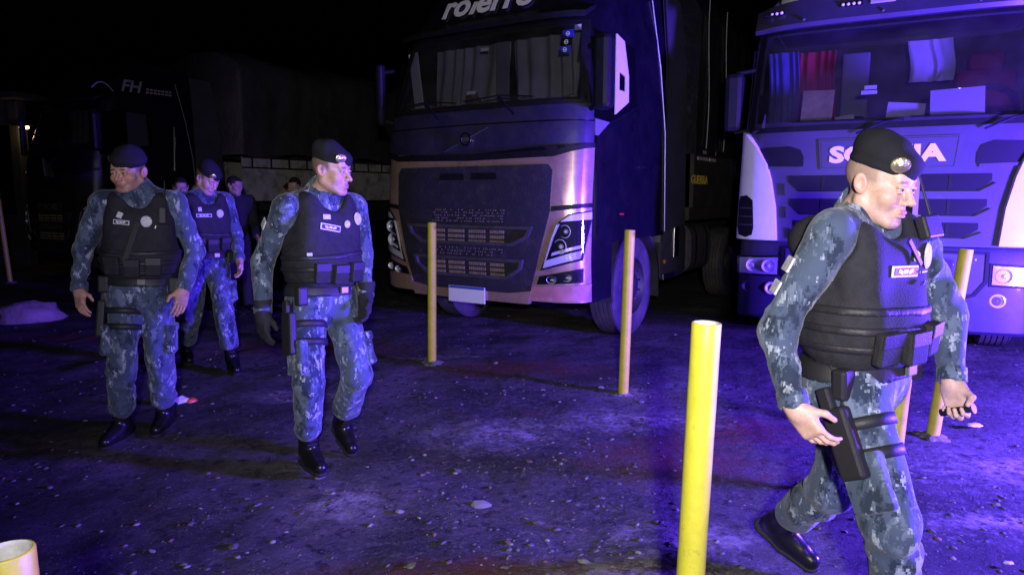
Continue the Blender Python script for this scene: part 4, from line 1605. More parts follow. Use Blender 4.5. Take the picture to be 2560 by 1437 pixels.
    for x, z, wd, hh, dy, m_, nm, rot in sheets:
        bm = B()
        add_box(bm, (x, C.y(x, z) + dy, z), (wd, .004, hh), Matrix.Rotation(R(rot), 3, 'Y') @ Matrix.Rotation(R(-14), 3, 'X'))
        obj(nm, bm, m_, da)
    for x, z, wd in ((-.16, 2.475, .10), (-.17, 2.43, .13)):
        bm = B()
        add_box(bm, (x, C.y(x, z) + .012, z), (wd, .004, .034))
        obj("screen_label", bm, M_LET, t)
    bm = B()
    for i in range(20):
        x = rng.uniform(-1.0, 1.05)
        add_box(bm, (x, rng.uniform(.36, .62), 2.14), (rng.uniform(.05, .16), rng.uniform(.05, .12), rng.uniform(.03, .09)), Matrix.Rotation(rng.uniform(-1, 1), 3, 'Z'), bev=.01)
    dc = obj("dashboard_clutter", bm, mat("mixed_clutter", (.12, .10, .12), .5, var=(14, .8)), da)
    dc["kind"] = "stuff"
    bm = B()
    add_box(bm, (-.30, .40, 2.19), (.20, .10, .10), bev=.02)
    obj("camera_box", bm, M_BLKPL, da)
    # wipers
    for x0, x1 in ((-.55, .12), (.42, 1.08)):
        bm = B()
        add_tube(bm, [(x0 + .30, C.y(x0, 2.06) - .04, 2.06), (x0 + .5, C.y(x0, 2.14) - .05, 2.15), (x1, C.y(x1, 2.19) - .035, 2.18)], .011, 6)
        wa = obj("wiper_arm", bm, M_BLKPL, t)
        bm = B()
        add_tube(bm, [(x0 - .25, C.y(x0 - .25, 2.19) - .02, 2.19), (x0 + .2, C.y(x0, 2.185) - .02, 2.185), (x1, C.y(x1, 2.17) - .02, 2.17)], .009, 6)
        obj("wiper_blade", bm, M_BLKPL, wa)
    # visor with lamps
    bm = B()
    vv = []
    for i in range(33):
        x = -1.20 + 2.40 * i / 32
        e = .06 * abs(x / 1.2) ** 6
        y0 = C.y(min(max(x, -1.15), 1.15), 3.10)
        vv.append([bm.verts.new(q) for q in ((x, y0 - .26 + e, 3.055), (x, y0 - .28 + e, 3.09), (x, y0 - .17 + e, 3.33 - e), (x, y0 - .10, 3.345 - e), (x, y0 + .08, 3.30), (x, y0 + .02, 3.10))])
    for A_, Q_ in zip(vv, vv[1:]):
        for k in range(6):
            bm.faces.new((A_[k], A_[(k + 1) % 6], Q_[(k + 1) % 6], Q_[k]))
    bm.faces.new(vv[0]); bm.faces.new(vv[-1][::-1])
    bmesh.ops.recalc_face_normals(bm, faces=bm.faces[:])
    vi = autosmooth(obj("sun_visor", bm, M_SGREY, t), 35)
    tilt = Matrix.Rotation(R(-25), 3, 'X')
    vf = lambda x, z: C.y(x, 3.10) - .28 + (z - 3.09) * .46 - .004
    for xc in (-.36, .155, -1.02, 1.02):
        bm = B()
        add_box(bm, (xc, vf(xc, 3.215), 3.215), (.19, .012, .045), tilt, bev=.004)
        lp = obj("visor_lamp", bm, M_BLKPL, vi)
        for k in range(4):
            bm = B()
            x = xc - .066 + .044 * k
            bmesh.ops.create_uvsphere(bm, u_segments=10, v_segments=6, radius=.015, matrix=Matrix.Translation((x, vf(x, 3.215) - .008, 3.215)))
            obj("lamp_bulb", bm, mat("frosted_lamp", (0.85, 0.85, 0.88), 0.3, coat=0.5), lp, True)
    bm = B()
    add_box(bm, (-.105, vf(-.1, 3.22), 3.222), (.20, .014, .055), tilt, bev=.006)
    obj("visor_lamp", bm, mat("milky_lens", (.42, .40, .46), .35), vi)
    for x in (-.75, -.1, .62):
        bm = B()
        bmesh.ops.create_uvsphere(bm, u_segments=10, v_segments=6, radius=.016, matrix=Matrix.Translation((x, vf(x, 3.12), 3.12)))
        obj("visor_bolt", bm, M_PLAST, vi, True)
    # high white roof
    bm = B()
    rows = []
    for j in range(9):
        v = j / 8
        row = []
        for i in range(25):
            u = -1 + 2 * i / 24
            x = 1.14 * u * (1 - .22 * v ** 2)
            row.append(bm.verts.new((x, C.y(max(min(1.14 * u, 1.1), -1.1), 3.25) + .02 + .10 * v + .45 * v * v + .10 * abs(u) ** 4, 3.24 + .52 * math.sin(v * math.pi / 2) * (1 - .35 * abs(u) ** 5))))
        rows.append(row)
    back = [bm.verts.new((q.co.x, 2.15, q.co.z)) for q in rows[-1]]
    rows.append(back)
    for A_, Q_ in zip(rows, rows[1:]):
        for k in range(24):
            bm.faces.new((A_[k], A_[k + 1], Q_[k + 1], Q_[k]))
    for e in (0, -1):
        bm.faces.new([r_[e] for r_ in rows] + [bm.verts.new((rows[0][e].co.x, 2.15, 3.24))])
    bmesh.ops.recalc_face_normals(bm, faces=bm.faces[:])
    rf = autosmooth(obj("roof", bm, M_WHITE, t), 50)
    for x in (-1.02, -.62):
        bm = B()
        y0 = C.y(x, 3.25)
        add_tube(bm, [(x, y0 + .0, 3.30), (x, y0 + .10, 3.45), (x * .98, y0 + .22, 3.58)], .008, 6)
        obj("roof_seam", bm, M_SLOT, rf)
    bm = B()
    add_box(bm, (0, 1.4, .8), (1.1, 1.6, .5), bev=.05)
    obj("engine", bm, M_CHASS, t)
    return t


grey_truck((3.285, 6.249), 28.1)

# ------------------------------------------------------------------ far left: booth with a lit lamp, umbrella
M_BOOTH = mat("pale_booth_wall", (0.06, 0.06, 0.068), .8, var=(3, .2))
M_LIT = mat("lit_lamp", (1, .8, .45), .4, emit=((1.0, .62, .22), 6.0))
bt = empty("guard_booth", (-10.75, 16.2, 0), R(-12))
tag(bt, "pale booth with a lit yellow lamp far away at the left edge", "booth")
for x in (-.42, .42):
    for y in (-.9, .9):
        bm = B()
        add_box(bm, (x, y, 1.75), (.24, .24, 3.5), bev=.02)
        obj("post", bm, M_BOOTH, bt)
for z, h in ((.55, 1.1), (3.25, .5)):
    bm = B()
    add_box(bm, (0, -.92, z), (.60, .08, h))
    obj("wall_panel", bm, M_BOOTH, bt)
bm = B()
add_box(bm, (0, .92, 1.75), (.60, .08, 3.5))
obj("back_wall", bm, mat("dark_booth_inside", (.05, .035, .02), .9), bt)
bm = B()
add_box(bm, (0, 0, 3.58), (1.5, 2.5, .14), bev=.03)
obj("roof", bm, M_BOOTH, bt)
bm = B()
add_box(bm, (.74, -1.06, 2.93), (.20, .08, .07), bev=.02)
lp = obj("lamp", bm, M_LIT, bt)
bm = B()
add_box(bm, (.66, -1.00, 2.985), (.44, .16, .03))
obj("lamp_shade", bm, M_BLKPL, bt)
lamp("booth_lamp", 'POINT', (-10.25, 14.90, 2.80), 1.5, (1, .65, .25), .05)

# a cloth hung on the front of the black truck
cl = empty("hanging_cloth", (-8.28, 12.55, 1.84), R(-RZ_F))
tag(cl, "small green and white cloth hanging on the front of the black truck", "cloth")
for nm, x0, x1, m_ in (("white_strip", 0.0, .12, mat("cream_canvas", (.20, .195, .18), .8)), ("green_field", .12, .42, mat("green_canvas", (.02, .085, .035), .8))):
    bm = B()
    rows = []
    for i in range(13):
        x = x0 + (x1 - x0) * i / 12
        top = .32 * (1 - (x / .44) ** 2)
        rows.append([bm.verts.new((x, .018 * math.sin(x * 42) * (1 - k / 6) - .02 * k / 6, top * k / 6 + .03 * math.sin(x * 20) * (1 - k / 6))) for k in range(7)])
    for A_, Q_ in zip(rows, rows[1:]):
        for k in range(6):
            bm.faces.new((A_[k], Q_[k], Q_[k + 1], A_[k + 1]))
    obj(nm, bm, m_, cl, True)

# ------------------------------------------------------------------ things lying on the ground
def crumple(sx, sy, sz, seed, n=3):
    bm = B()
    bmesh.ops.create_icosphere(bm, subdivisions=n, radius=1)
    for v in bm.verts:
        q = v.co.copy()
        v.co = Vector((q.x * sx, q.y * sy, max(q.z, -.25) * sz)) * (1 + .35 * mnoise.noise(q * 2.1 + Vector((seed, 0, 0))) + .15 * mnoise.noise(q * 6 + Vector((0, seed, 0))))
    return bm


o = obj("rubble_sack", crumple(.42, .30, .20, 3), mat("dusty_sack", (.26, .20, .19), .9, var=(6, .3), bump=(20, .6, .02)), None, True)
o.location = (-5.95, 8.45, .03)
tag(o, "pale slumped sack lying on the dark ground at the far left", "sack")

pk = empty("litter_packet", (-2.44, 4.88, 0.0), R(20))
tag(pk, "crumpled orange and white packet on the ground behind the stout officer's boot", "litter")
bm = crumple(.055, .035, .040, 8, 2)
p1 = obj("wrapper", bm, mat("white_wrapper", (.62, .60, .60), .4), pk)
p1.location = (.06, 0, .035)
bm = crumple(.035, .03, .026, 12, 2)
p2 = obj("wrapper_end", bm, mat("orange_wrapper", (.70, .12, .02), .4), pk)
p2.location = (.13, -.01, .03)
bm = crumple(.03, .03, .04, 15, 2)
p3 = obj("wrapper_flap", bm, MATS["orange_wrapper"], pk)
p3.location = (-.10, 0, .03)

for i, (x, y, s, lab) in enumerate(((3.03, 4.43, .05, "scrap of white paper on the ground below the grey truck's headlight"), (2.05, 2.72, .022, "tiny white scrap on the ground right of the nearest officer's leg"))):
    o = obj("paper_scrap", crumple(s, s * .6, s * .35, 20 + i, 2), mat("white_scrap", (.60, .58, .60), .7), None)
    o.location = (x, y, .01 + ground_z(x, y))
    tag(o, lab, "paper", "scraps of paper on the ground")

# ------------------------------------------------------------------ people
def camo_mat(name, tones, snap=0.014, scale=7.5):
    m = bpy.data.materials.new(name)
    m.use_nodes = True
    nt = m.node_tree
    b = nt.nodes["Principled BSDF"]
    b.inputs["Roughness"].default_value = 0.85
    b.inputs["Specular IOR Level"].default_value = 0.2
    b.inputs["Sheen Weight"].default_value = 0.15
    tc = nt.nodes.new("ShaderNodeTexCoord")
    mp = nt.nodes.new("ShaderNodeMapping")
    mp.inputs["Scale"].default_value = (1, 1, 0.55)
    nt.links.new(tc.outputs["Object"], mp.inputs[0])
    # a soft wobble, then square cells as in printed pixel camouflage
    sn = nt.nodes.new("ShaderNodeVectorMath")
    sn.operation = 'SNAP'
    sn.inputs[1].default_value = (snap, snap, snap)
    nt.links.new(mp.outputs[0], sn.inputs[0])

    def noise(sc, det, off):
        a = nt.nodes.new("ShaderNodeVectorMath")
        a.operation = 'ADD'
        a.inputs[1].default_value = (off, off * 1.7, off * 0.3)
        nt.links.new(sn.outputs[0], a.inputs[0])
        n = nt.nodes.new("ShaderNodeTexNoise")
        n.inputs["Scale"].default_value = sc
        n.inputs["Detail"].default_value = det
        n.inputs["Roughness"].default_value = 0.7
        nt.links.new(a.outputs[0], n.inputs["Vector"])
        return n.outputs["Fac"]

    cur = None
    for i, (col, sc, off, thr) in enumerate(tones):
        if cur is None:
            cur = col
            continue
        f = noise(sc, 4, off)
        mr = nt.nodes.new("ShaderNodeMapRange")
        mr.inputs["From Min"].default_value = thr
        mr.inputs["From Max"].default_value = thr + 0.05
        nt.links.new(f, mr.inputs["Value"])
        mx = nt.nodes.new("ShaderNodeMix")
        mx.data_type = 'RGBA'
        if isinstance(cur, tuple):
            mx.inputs[6].default_value = (*cur, 1)
        else:
            nt.links.new(cur, mx.inputs[6])
        mx.inputs[7].default_value = (*col, 1)
        nt.links.new(mr.outputs[0], mx.inputs[0])
        cur = mx.outputs[2]
    nt.links.new(cur, b.inputs["Base Color"])
    _bump(nt, b, 60, 0.35, 0.006, 'Object', 5)
    return m


CAMO = camo_mat("camouflage_cloth", [((0.056, 0.078, 0.128), 0, 0, 0), ((0.020, 0.031, 0.055), 10.0, 3.1, 0.52),
                                     ((0.112, 0.144, 0.210), 16.0, 11.3, 0.54), ((0.30, 0.34, 0.43), 24.0, 23.9, 0.578)], 0.0055)
M_VEST = mat("vest_cloth", (0.018, 0.018, 0.023), 0.8, spec=0.3, var=(30, 0.35), bump=(180, 0.5, 0.004))
M_BLACK = mat("black_nylon", (0.016, 0.016, 0.019), 0.55, spec=0.4, bump=(120, 0.3, 0.003))
M_BERET = mat("beret_felt", (0.014, 0.014, 0.018), 0.95, spec=0.15, bump=(150, 0.5, 0.004))
M_LEATHER = mat("black_leather", (0.008, 0.008, 0.009), 0.28, spec=0.5, bump=(40, 0.25, 0.004))
M_SOLE = mat("rubber_sole", (0.012, 0.012, 0.012), 0.8)
M_PATCH = mat("pale_patch", (0.50, 0.51, 0.54), 0.6, var=(60, 0.35))
M_TAGW = mat("white_embroidery", (0.62, 0.63, 0.66), 0.7)
M_BRASS = mat("brass_badge", (0.75, 0.66, 0.42), 0.3, 0.9, bump=(90, 0.6, 0.006))
M_STEEL = mat("bright_steel", (0.7, 0.7, 0.72), 0.22, 1.0)
M_EYEW = mat("eye_white", (0.34, 0.30, 0.29), 0.25)
M_IRIS = mat("iris", (0.02, 0.015, 0.012), 0.15)
M_DARKCLOTH = mat("dark_cloth", (0.012, 0.012, 0.018), 0.85, bump=(40, 0.4, 0.005))

M_SKIN = bpy.data.materials.new("skin")
M_SKIN.use_nodes = True
_nt = M_SKIN.node_tree
_b = _nt.nodes["Principled BSDF"]
_b.inputs["Roughness"].default_value = 0.48
_b.inputs["Specular IOR Level"].default_value = 0.4
_b.inputs["Subsurface Weight"].default_value = 0.12
_b.inputs["Subsurface Radius"].default_value = (0.012, 0.005, 0.003)
_b.inputs["Subsurface Scale"].default_value = 0.5
_a = _nt.nodes.new("ShaderNodeVertexColor")
_a.layer_name = "tone"
_tc = _nt.nodes.new("ShaderNodeTexCoord")
_no = _nt.nodes.new("ShaderNodeTexNoise")
_no.inputs["Scale"].default_value = 55
_no.inputs["Detail"].default_value = 6
_nt.links.new(_tc.outputs["Object"], _no.inputs["Vector"])
_mr = _nt.nodes.new("ShaderNodeMapRange")
_mr.inputs["To Min"].default_value = 0.66
_mr.inputs["To Max"].default_value = 1.28
_nt.links.new(_no.outputs["Fac"], _mr.inputs["Value"])
_mm = _nt.nodes.new("ShaderNodeVectorMath")
_mm.operation = 'SCALE'
_nt.links.new(_a.outputs["Color"], _mm.inputs[0])
_nt.links.new(_mr.outputs["Result"], _mm.inputs["Scale"])
_nt.links.new(_mm.outputs[0], _b.inputs["Base Color"])
_bump(_nt, _b, 160, 0.35, 0.003)


def frame(fwd, up):
    up = nrm(up)
    f = nrm(np.asarray(fwd, float) - up * (np.asarray(fwd, float) @ up))
    return np.array([np.cross(up, f), f, up])


def head_shape(F, c, M, o=0.0, kx=1.0, kz=1.0, nose=1.0):
    w = lambda x, y, z: c + M.T @ np.array([x * kx, y if y < 0.1 else 0.1 + (y - 0.1) * nose, z * (kz if z < -0.02 else 1)])
    F.ell(w(0, -0.014, 0.034), (0.076 + o, 0.097 + o, 0.086 + o), M, k=0.02)
    F.ell(w(0, 0.024, -0.038), (0.060, 0.066, 0.078), M, k=0.03)
    for s in (-1, 1):
        F.cone(w(s * 0.054, -0.012, -0.050), w(s * 0.022, 0.068, -0.098), 0.020, 0.018, k=0.025)
        F.ell(w(s * 0.043, 0.058, -0.030), (0.024, 0.024, 0.022), M, k=0.03)
        F.ell(w(s * 0.0325, 0.098, -0.003), (0.019, 0.016, 0.0125), M, op='s', k=0.012)
        F.ell(w(s * 0.017, 0.092, -0.006), (0.009, 0.012, 0.012), M, op='s', k=0.012)
    F.ell(w(0, 0.074, -0.100), (0.020, 0.017, 0.016), M, k=0.02)
    F.cone(w(-0.036, 0.074, 0.019), w(0.036, 0.074, 0.019), 0.0115, 0.0115, k=0.014)
    F.ell(w(0, 0.066, 0.045), (0.050, 0.024, 0.035), M, k=0.03)
    F.cone(w(0, 0.083, 0.010), w(0, 0.111, -0.034), 0.0075, 0.0115, k=0.010)
    for s in (-1, 1):
        F.ell(w(s * 0.0135, 0.098, -0.038), (0.0085, 0.012, 0.0085), M, k=0.007)
        F.ell(w(s * 0.0075, 0.104, -0.047), (0.0040, 0.0050, 0.0035), M, op='s', k=0.003)
    F.ell(w(0, 0.083, -0.066), (0.026, 0.016, 0.019), M, k=0.012)
    F.ell(w(0, 0.0965, -0.0645), (0.0195, 0.0065, 0.0048), M, k=0.006)
    F.ell(w(0, 0.0945, -0.0755), (0.0175, 0.0075, 0.0058), M, k=0.006)
    F.ell(w(0, 0.1030, -0.0700), (0.0240, 0.0090, 0.0014), M, op='s', k=0.003)
    F.ell(w(0, 0.0960, -0.0870), (0.0180, 0.0080, 0.0045), M, op='s', k=0.008)
    for s in (-1, 1):
        # lids round the eye
        F.ell(w(s * 0.0325, 0.0840, 0.0050), (0.0165, 0.0125, 0.0066), M, k=0.004)
        F.ell(w(s * 0.0325, 0.0830, -0.0098), (0.0155, 0.0115, 0.0060), M, k=0.005)
        # ear
        ax = frame(M.T @ np.array([s * 0.35, -1.0, 0.0]), M.T @ np.array([s * 0.15, -0.25, 1]))
        ax = np.array([ax[0], ax[1], ax[2]])
        F.ell(w(s * 0.081, -0.014, -0.004), (0.0075, 0.0200, 0.0330), ax, k=0.008)
        F.ell(w(s * 0.088, -0.010, -0.002), (0.0060, 0.0110, 0.0190), ax, op='s', k=0.006)


def hand_shape(F, w, t, n, thumb_side, curl, o=0.0, k=0.006, fist=False):
    """palm, four fingers and a thumb; t points to the knuckles, n out of the palm"""
    t = nrm(t); n = nrm(np.asarray(n, float) - t * (np.asarray(n, float) @ t))
    s = np.cross(t, n)
    if s @ np.asarray(thumb_side, float) < 0:
        s = -s
    M = np.array([s, t, n])
    F.rbox(w + t * 0.052, (0.041 + o, 0.050 + o, 0.0155 + o), 0.0145, M, k=0.012)
    F.cone(w - t * 0.03, w + t * 0.02, 0.027 + o, 0.030 + o, k=0.02)
    F.ell(w + t * 0.035 + s * 0.026 + n * 0.008, (0.017 + o, 0.030 + o, 0.015 + o), M, k=0.012)
    tips = []
    for i, (off, L, r) in enumerate(((0.0315, 0.073, 0.0086), (0.0105, 0.081, 0.0090), (-0.0105, 0.075, 0.0086), (-0.0310, 0.058, 0.0076))):
        p = w + t * (0.097 - abs(off - 0.010) * 0.22) + s * off
        d = nrm(t + s * off * 0.9); nn = n
        rr = r + o
        for j, fr in enumerate((0.45, 0.31, 0.24)):
            a = curl * (1.0 if j else 0.75) * (1 + 0.08 * i)
            d2 = nrm(d * math.cos(a) + nn * math.sin(a))
            nn = nrm(nn * math.cos(a) - d * math.sin(a))
            d = d2
            q = p + d * L * fr
            F.cone(p, q, rr, rr * 0.92, k=k * 0.6)
            p = q; rr *= 0.92
        tips.append(p)
    p = w + t * 0.028 + s * 0.034 + n * 0.008
    d = nrm(t * 0.72 + s * 0.62 + n * 0.35)
    q = p + d * 0.044
    F.cone(p, q, 0.0125 + o, 0.0105 + o, k=0.012)
    d2 = nrm(t * 0.95 + s * (0.05 if not fist else -0.35) + n * (0.45 if not fist else 0.9))
    F.cone(q, q + d2 * 0.032, 0.0105 + o, 0.0085 + o, k=0.006)
    return tips


def build_mesh(name, F, m, parent, smooth=True):
    V, Q = F.mesh()
    me = np_mesh(name, V, Q)
    o = obj(name, me, m, parent, smooth)
    return o, V, Q


def officer(spec):
    """a walking officer: body, camouflage uniform, black vest, beret and boots"""
    J = {k: np.array(v, float) for k, v in spec["J"].items()}
    root = np.array([(J["aa"][0] + J["ab"][0]) / 2, (J["aa"][1] + J["ab"][1]) / 2, 0.0])
    J = {k: v - root for k, v in J.items()}
    t = empty("person", root)
    tag(t, spec["label"], "person", spec["group"])
    st = spec.get("stout", 1.0)
    hipc = (J["ha"] + J["hb"]) / 2
    up = nrm(J["neck"] - hipc)
    L = float(np.linalg.norm(J["neck"] - hipc))
    ang = R(spec["face"])
    M = frame((math.cos(ang), math.sin(ang), 0), up)
    lat, f, up = M
    ga = R(spec["gaze"]); gp = R(spec.get("pitch", -8))
    g = np.array([math.cos(ga) * math.cos(gp), math.sin(ga) * math.cos(gp), math.sin(gp)])
    HM = frame(g, np.array([0, 0, 1.0]) + np.array(spec.get("htilt", (0, 0, 0)), float))
    # frame() keeps up fixed; here the gaze is kept and up follows
    hx = nrm(np.cross(np.array([0, 0, 1.0]) + np.array(spec.get("htilt", (0, 0, 0)), float), g))
    HM = np.array([hx, g, np.cross(hx, g) * 1.0])
    if HM[2][2] < 0:
        HM[2] *= -1
    hc = J["head"]
    seed = spec["seed"]
    W = lambda x, y, z: hipc + lat * x + f * y + up * z

    allp = np.array(list(J.values()))
    lo = allp.min(0) - 0.22; hi = allp.max(0) + 0.22
    lo[2] = -0.03

    # --- palm frames
    hands = {}
    for s, sg in (("a", 1), ("b", -1)):
        w = J["w" + s]; tdir = nrm(J["t" + s] - w)
        palm = spec.get("palm" + s)
        n = lat * sg if palm is None else (lat * palm[0] + f * palm[1] + up * (palm[2] if len(palm) > 2 else 0))
        th = f if spec.get("thumb" + s) is None else lat * spec["thumb" + s][0] + f * spec["thumb" + s][1]
        hands[s] = (w, tdir, n, th, spec.get("curl" + s, 0.30), spec.get("fist" + s, False))

    def torso(F, o):
        F.ell(W(0, -0.01, 0.03), (0.165 + o, 0.120 + o, 0.14 + o), M, k=0.05)
        F.ell(W(0, 0.01 * st, 0.20), (0.150 * st + o, 0.112 * st + o, 0.18), M, k=0.06)
        F.ell(W(0, 0, 0.40), (0.172 + o, 0.118 + o, 0.17 + o), M, k=0.06)
        for q in ("sa", "sb"):
            F.cone(W(0, -0.01, L - 0.06), J[q], 0.070 + o, 0.055 + o, k=0.05)
            F.cone(J["neck"] + up * 0.03, J[q] * 0.75 + J["neck"] * 0.25, 0.050 + o * 0.5, 0.045 + o, k=0.05)

    # --- the body itself, one continuous surface
    fine = [(hc - 0.125, hc + 0.125, 0.0028)]
    for s in "ab":
        w, td = hands[s][0], hands[s][1]
        c = w + td * 0.09
        fine.append((c - 0.085, c + 0.085, 0.0045))
    F = Field(lo, hi, 0.014, fine)
    torso(F, -0.012)
    for s in "ab":
        F.cone(J["s" + s], J["e" + s], 0.046, 0.038, k=0.03)
        F.cone(J["e" + s], J["w" + s], 0.038, 0.027, k=0.02)
        F.cone(J["h" + s], J["k" + s], 0.075, 0.052, k=0.05)
        F.cone(J["k" + s], J["a" + s], 0.052, 0.036, k=0.03)
    F.cone(hc + HM.T @ np.array([0, -0.022, -0.050]), J["neck"] - up * 0.02, 0.054, 0.064, k=0.03)
    head_shape(F, hc, HM, 0.0, *spec.get("shape", (1, 1, 1)))
    for s in "ab":
        hand_shape(F, *hands[s][:5], fist=hands[s][5])
    body, V, Q = build_mesh("body", F, M_SKIN, t)
    P = (V - hc) @ HM.T
    x, y, z = np.abs(P[:, 0]), P[:, 1], P[:, 2]
    base = np.array(spec.get("skin", (0.50, 0.31, 0.245)))
    C = np.tile(base, (len(V), 1))

    def paint(col, a):
        nonlocal C
        a = np.clip(a, 0, 1)[:, None]
        C = C * (1 - a) + np.array(col) * a
    inh = (np.linalg.norm(P, axis=1) < 0.16)
    sm = lambda v, e0, e1: np.clip((v - e0) / (e1 - e0), 0, 1)
    ruddy = np.exp(-(((x - 0.045) / 0.02) ** 2 + ((z + 0.03) / 0.02) ** 2)) * (y > 0.02)
    paint(base * np.array([1.05, 0.74, 0.72]), inh * ruddy * 0.6)
    paint(base * np.array([1.05, 0.70, 0.68]), inh * np.exp(-((x / 0.015) ** 2 + ((z + 0.036) / 0.014) ** 2)) * (y > 0.09) * 0.5)
    paint(base * np.array([1.0, 0.66, 0.64]), inh * sm(x, 0.076, 0.083) * 0.6)
    paint(base * np.array([0.62, 0.62, 0.66]), inh * sm(-z, 0.045, 0.07) * sm(y, 0.0, 0.04) * 0.45 * (spec.get("stubble", 1)))
    lips = np.exp(-((x / 0.022) ** 4 + ((z + 0.070) / 0.0095) ** 4)) * (y > 0.075)
    paint(base * np.array([0.78, 0.45, 0.46]), inh * lips * 0.9)
    brow = np.exp(-(((x - 0.031) / 0.017) ** 4 + ((z - 0.0205 - 0.08 * (0.03 - x)) / 0.0050) ** 4)) * (y > 0.05)
    paint((0.05, 0.035, 0.028), inh * brow * 0.85)
    lash = np.exp(-(((x - 0.0325) / 0.014) ** 4 + ((z + 0.0005) / 0.0026) ** 4)) * (y > 0.06)
    paint((0.04, 0.025, 0.02), inh * lash * 0.8)
    hair = inh * sm(z, -0.012, 0.014) * sm(-y, -0.030 - 0.006, -0.018) * (x < 0.083)
    hair = np.maximum(hair, inh * sm(-y, 0.045, 0.06) * sm(z, -0.055, -0.035))
    paint(spec.get("hair", (0.07, 0.055, 0.048)), hair * spec.get("hairy", 0.8))
    ca = body.data.color_attributes.new("tone", 'FLOAT_COLOR', 'POINT')
    ca.data.foreach_set("color", np.concatenate([C, np.ones((len(C), 1))], 1).astype(np.float32).ravel())
    for s in (-1, 1):
        bm = B()
        bmesh.ops.create_uvsphere(bm, u_segments=14, v_segments=10, radius=0.0122)
        e = obj("eye", bm, M_EYEW, t, True)
        ep = hc + HM.T @ np.array([s * 0.0325, 0.0795, -0.0025])
        e.matrix_local = Matrix(((*HM.T[0], ep[0]), (*HM.T[1], ep[1]), (*HM.T[2], ep[2]), (0, 0, 0, 1)))
        bm = B()
        add_lathe(bm, [(0.0001, 0.0128), (0.0040, 0.0122), (0.0060, 0.0108)], 12, Matrix.Rotation(R(-90), 4, 'X'))
        obj("iris", bm, M_IRIS, e, True)

    # --- shirt
    F = Field(lo, hi, 0.0085)
    torso(F, 0.008)
    for s in "ab":
        F.cone(J["s" + s], J["e" + s], 0.072, 0.058, k=0.035, fold=(0.0075, 48, seed + ord(s)))
        F.cone(J["e" + s], J["w" + s] - nrm(J["w" + s] - J["e" + s]) * 0.015, 0.058, 0.042, k=0.02, fold=(0.0070, 58, seed + 2 * ord(s)))
    # stand collar
    nb = J["neck"]; nd = nrm(hc + HM.T @ np.array([0, -0.022, -0.05]) - nb)
    F.cone(nb - nd * 0.03, nb + nd * 0.058, 0.090, 0.080, k=0.02)
    F.cone(nb + nd * 0.03, nb + nd * 0.14, 0.069, 0.074, op='s', k=0.005)
    F.wrinkle(0.0032, 26, seed)
    F.cut(W(0, 0, -0.02), -up)
    build_mesh("shirt", F, CAMO, t)

    # --- trousers
    F = Field(lo, hi * np.array([1, 1, 0]) + np.array([0, 0, hipc[2] + 0.2]), 0.0085)
    F.ell(W(0, -0.01, 0.02), (0.180 * (1 + (st - 1) * 0.5), 0.138 * (1 + (st - 1) * 0.5), 0.15), M, k=0.05)
    for s in "ab":
        cuff = J["a" + s] + (J["k" + s] - J["a" + s]) * spec.get("cuff", 0.36)
        F.cone(J["h" + s] + up * 0.02, J["k" + s], 0.103, 0.082, k=0.045, fold=(0.0060, 46, seed + 3 + ord(s)))
        F.cone(J["k" + s], cuff, 0.082, 0.076, k=0.02, fold=(0.0075, 58, seed + 5 + ord(s)))
    F.wrinkle(0.0042, 24, seed + 1, (1, 1, 0.35))
    F.cut(W(0, 0, 0.11), up)
    build_mesh("trousers", F, CAMO, t)

    # cargo pockets on the thighs, cuffs at the wrists
    for s, sg in (("a", -1), ("b", 1)):
        hp, kp = J["h" + s], J["k" + s]
        td = nrm(kp - hp)
        ax = frame(f, -td)
        c = hp + td * 0.30 + ax[0] * sg * 0.075 + ax[1] * 0.02
        Fp = Field(c - 0.16, c + 0.16, 0.0085)
        Fp.rbox(c, (0.026, 0.070, 0.085), 0.016, ax)
        Fp.wrinkle(0.003, 40, seed + 9)
        po, _, _ = build_mesh("cargo_pocket", Fp, CAMO, t)
        Fp = Field(c - 0.16, c + 0.16, 0.007)
        Fp.rbox(c + ax[2] * 0.070 + ax[0] * sg * 0.004, (0.028, 0.073, 0.024), 0.010, ax)
        build_mesh("pocket_flap", Fp, CAMO, po)
        e_, w_ = J["e" + s], J["w" + s]
        wd = nrm(w_ - e_)
        bm = B()
        cc = w_ - wd * 0.025
        axw = frame(f, wd)
        Mx = Matrix(((*axw.T[0], cc[0]), (*axw.T[1], cc[1]), (*axw.T[2], cc[2]), (0, 0, 0, 1)))
        add_lathe(bm, [(0.040, -0.026), (0.0475, -0.024), (0.0465, 0.020), (0.043, 0.024), (0.036, 0.022)], 24, Mx)
        obj("cuff", bm, CAMO, t, True)
    for s, up_, wd_ in spec.get("sleeve_patch", ()):
        a_, b_ = J["s" + s], J["e" + s]
        d_ = nrm(b_ - a_)
        out = nrm(np.array(spec.get("sleeve_dir", (-0.9, -0.45, 0.0))) )
        out = nrm(out - d_ * (out @ d_))
        c = a_ + d_ * up_ + out * 0.074
        ax = np.array([np.cross(out, d_), out, d_])
        bm = B()
        add_box(bm, c, (0.055, 0.008, wd_), Matrix(ax.T.tolist()), bev=0.003)
        obj("sleeve_patch", bm, M_PATCH, t)

    # --- vest
    F = Field(lo, hi, 0.0085)
    F.rbox(W(0, 0.005, 0.315), (0.190, 0.142, 0.205), 0.085, M, k=0.02)
    F.ell(W(0, 0.015 * st, 0.19), (0.152 * st + 0.036, 0.116 * st + 0.036, 0.19), M, k=0.05)
    for q, sg in (("sa", -1), ("sb", 1)):
        F.cone(W(sg * 0.105, 0.045, L - 0.052), W(sg * 0.110, -0.09, L - 0.055), 0.078, 0.078, k=0.04)
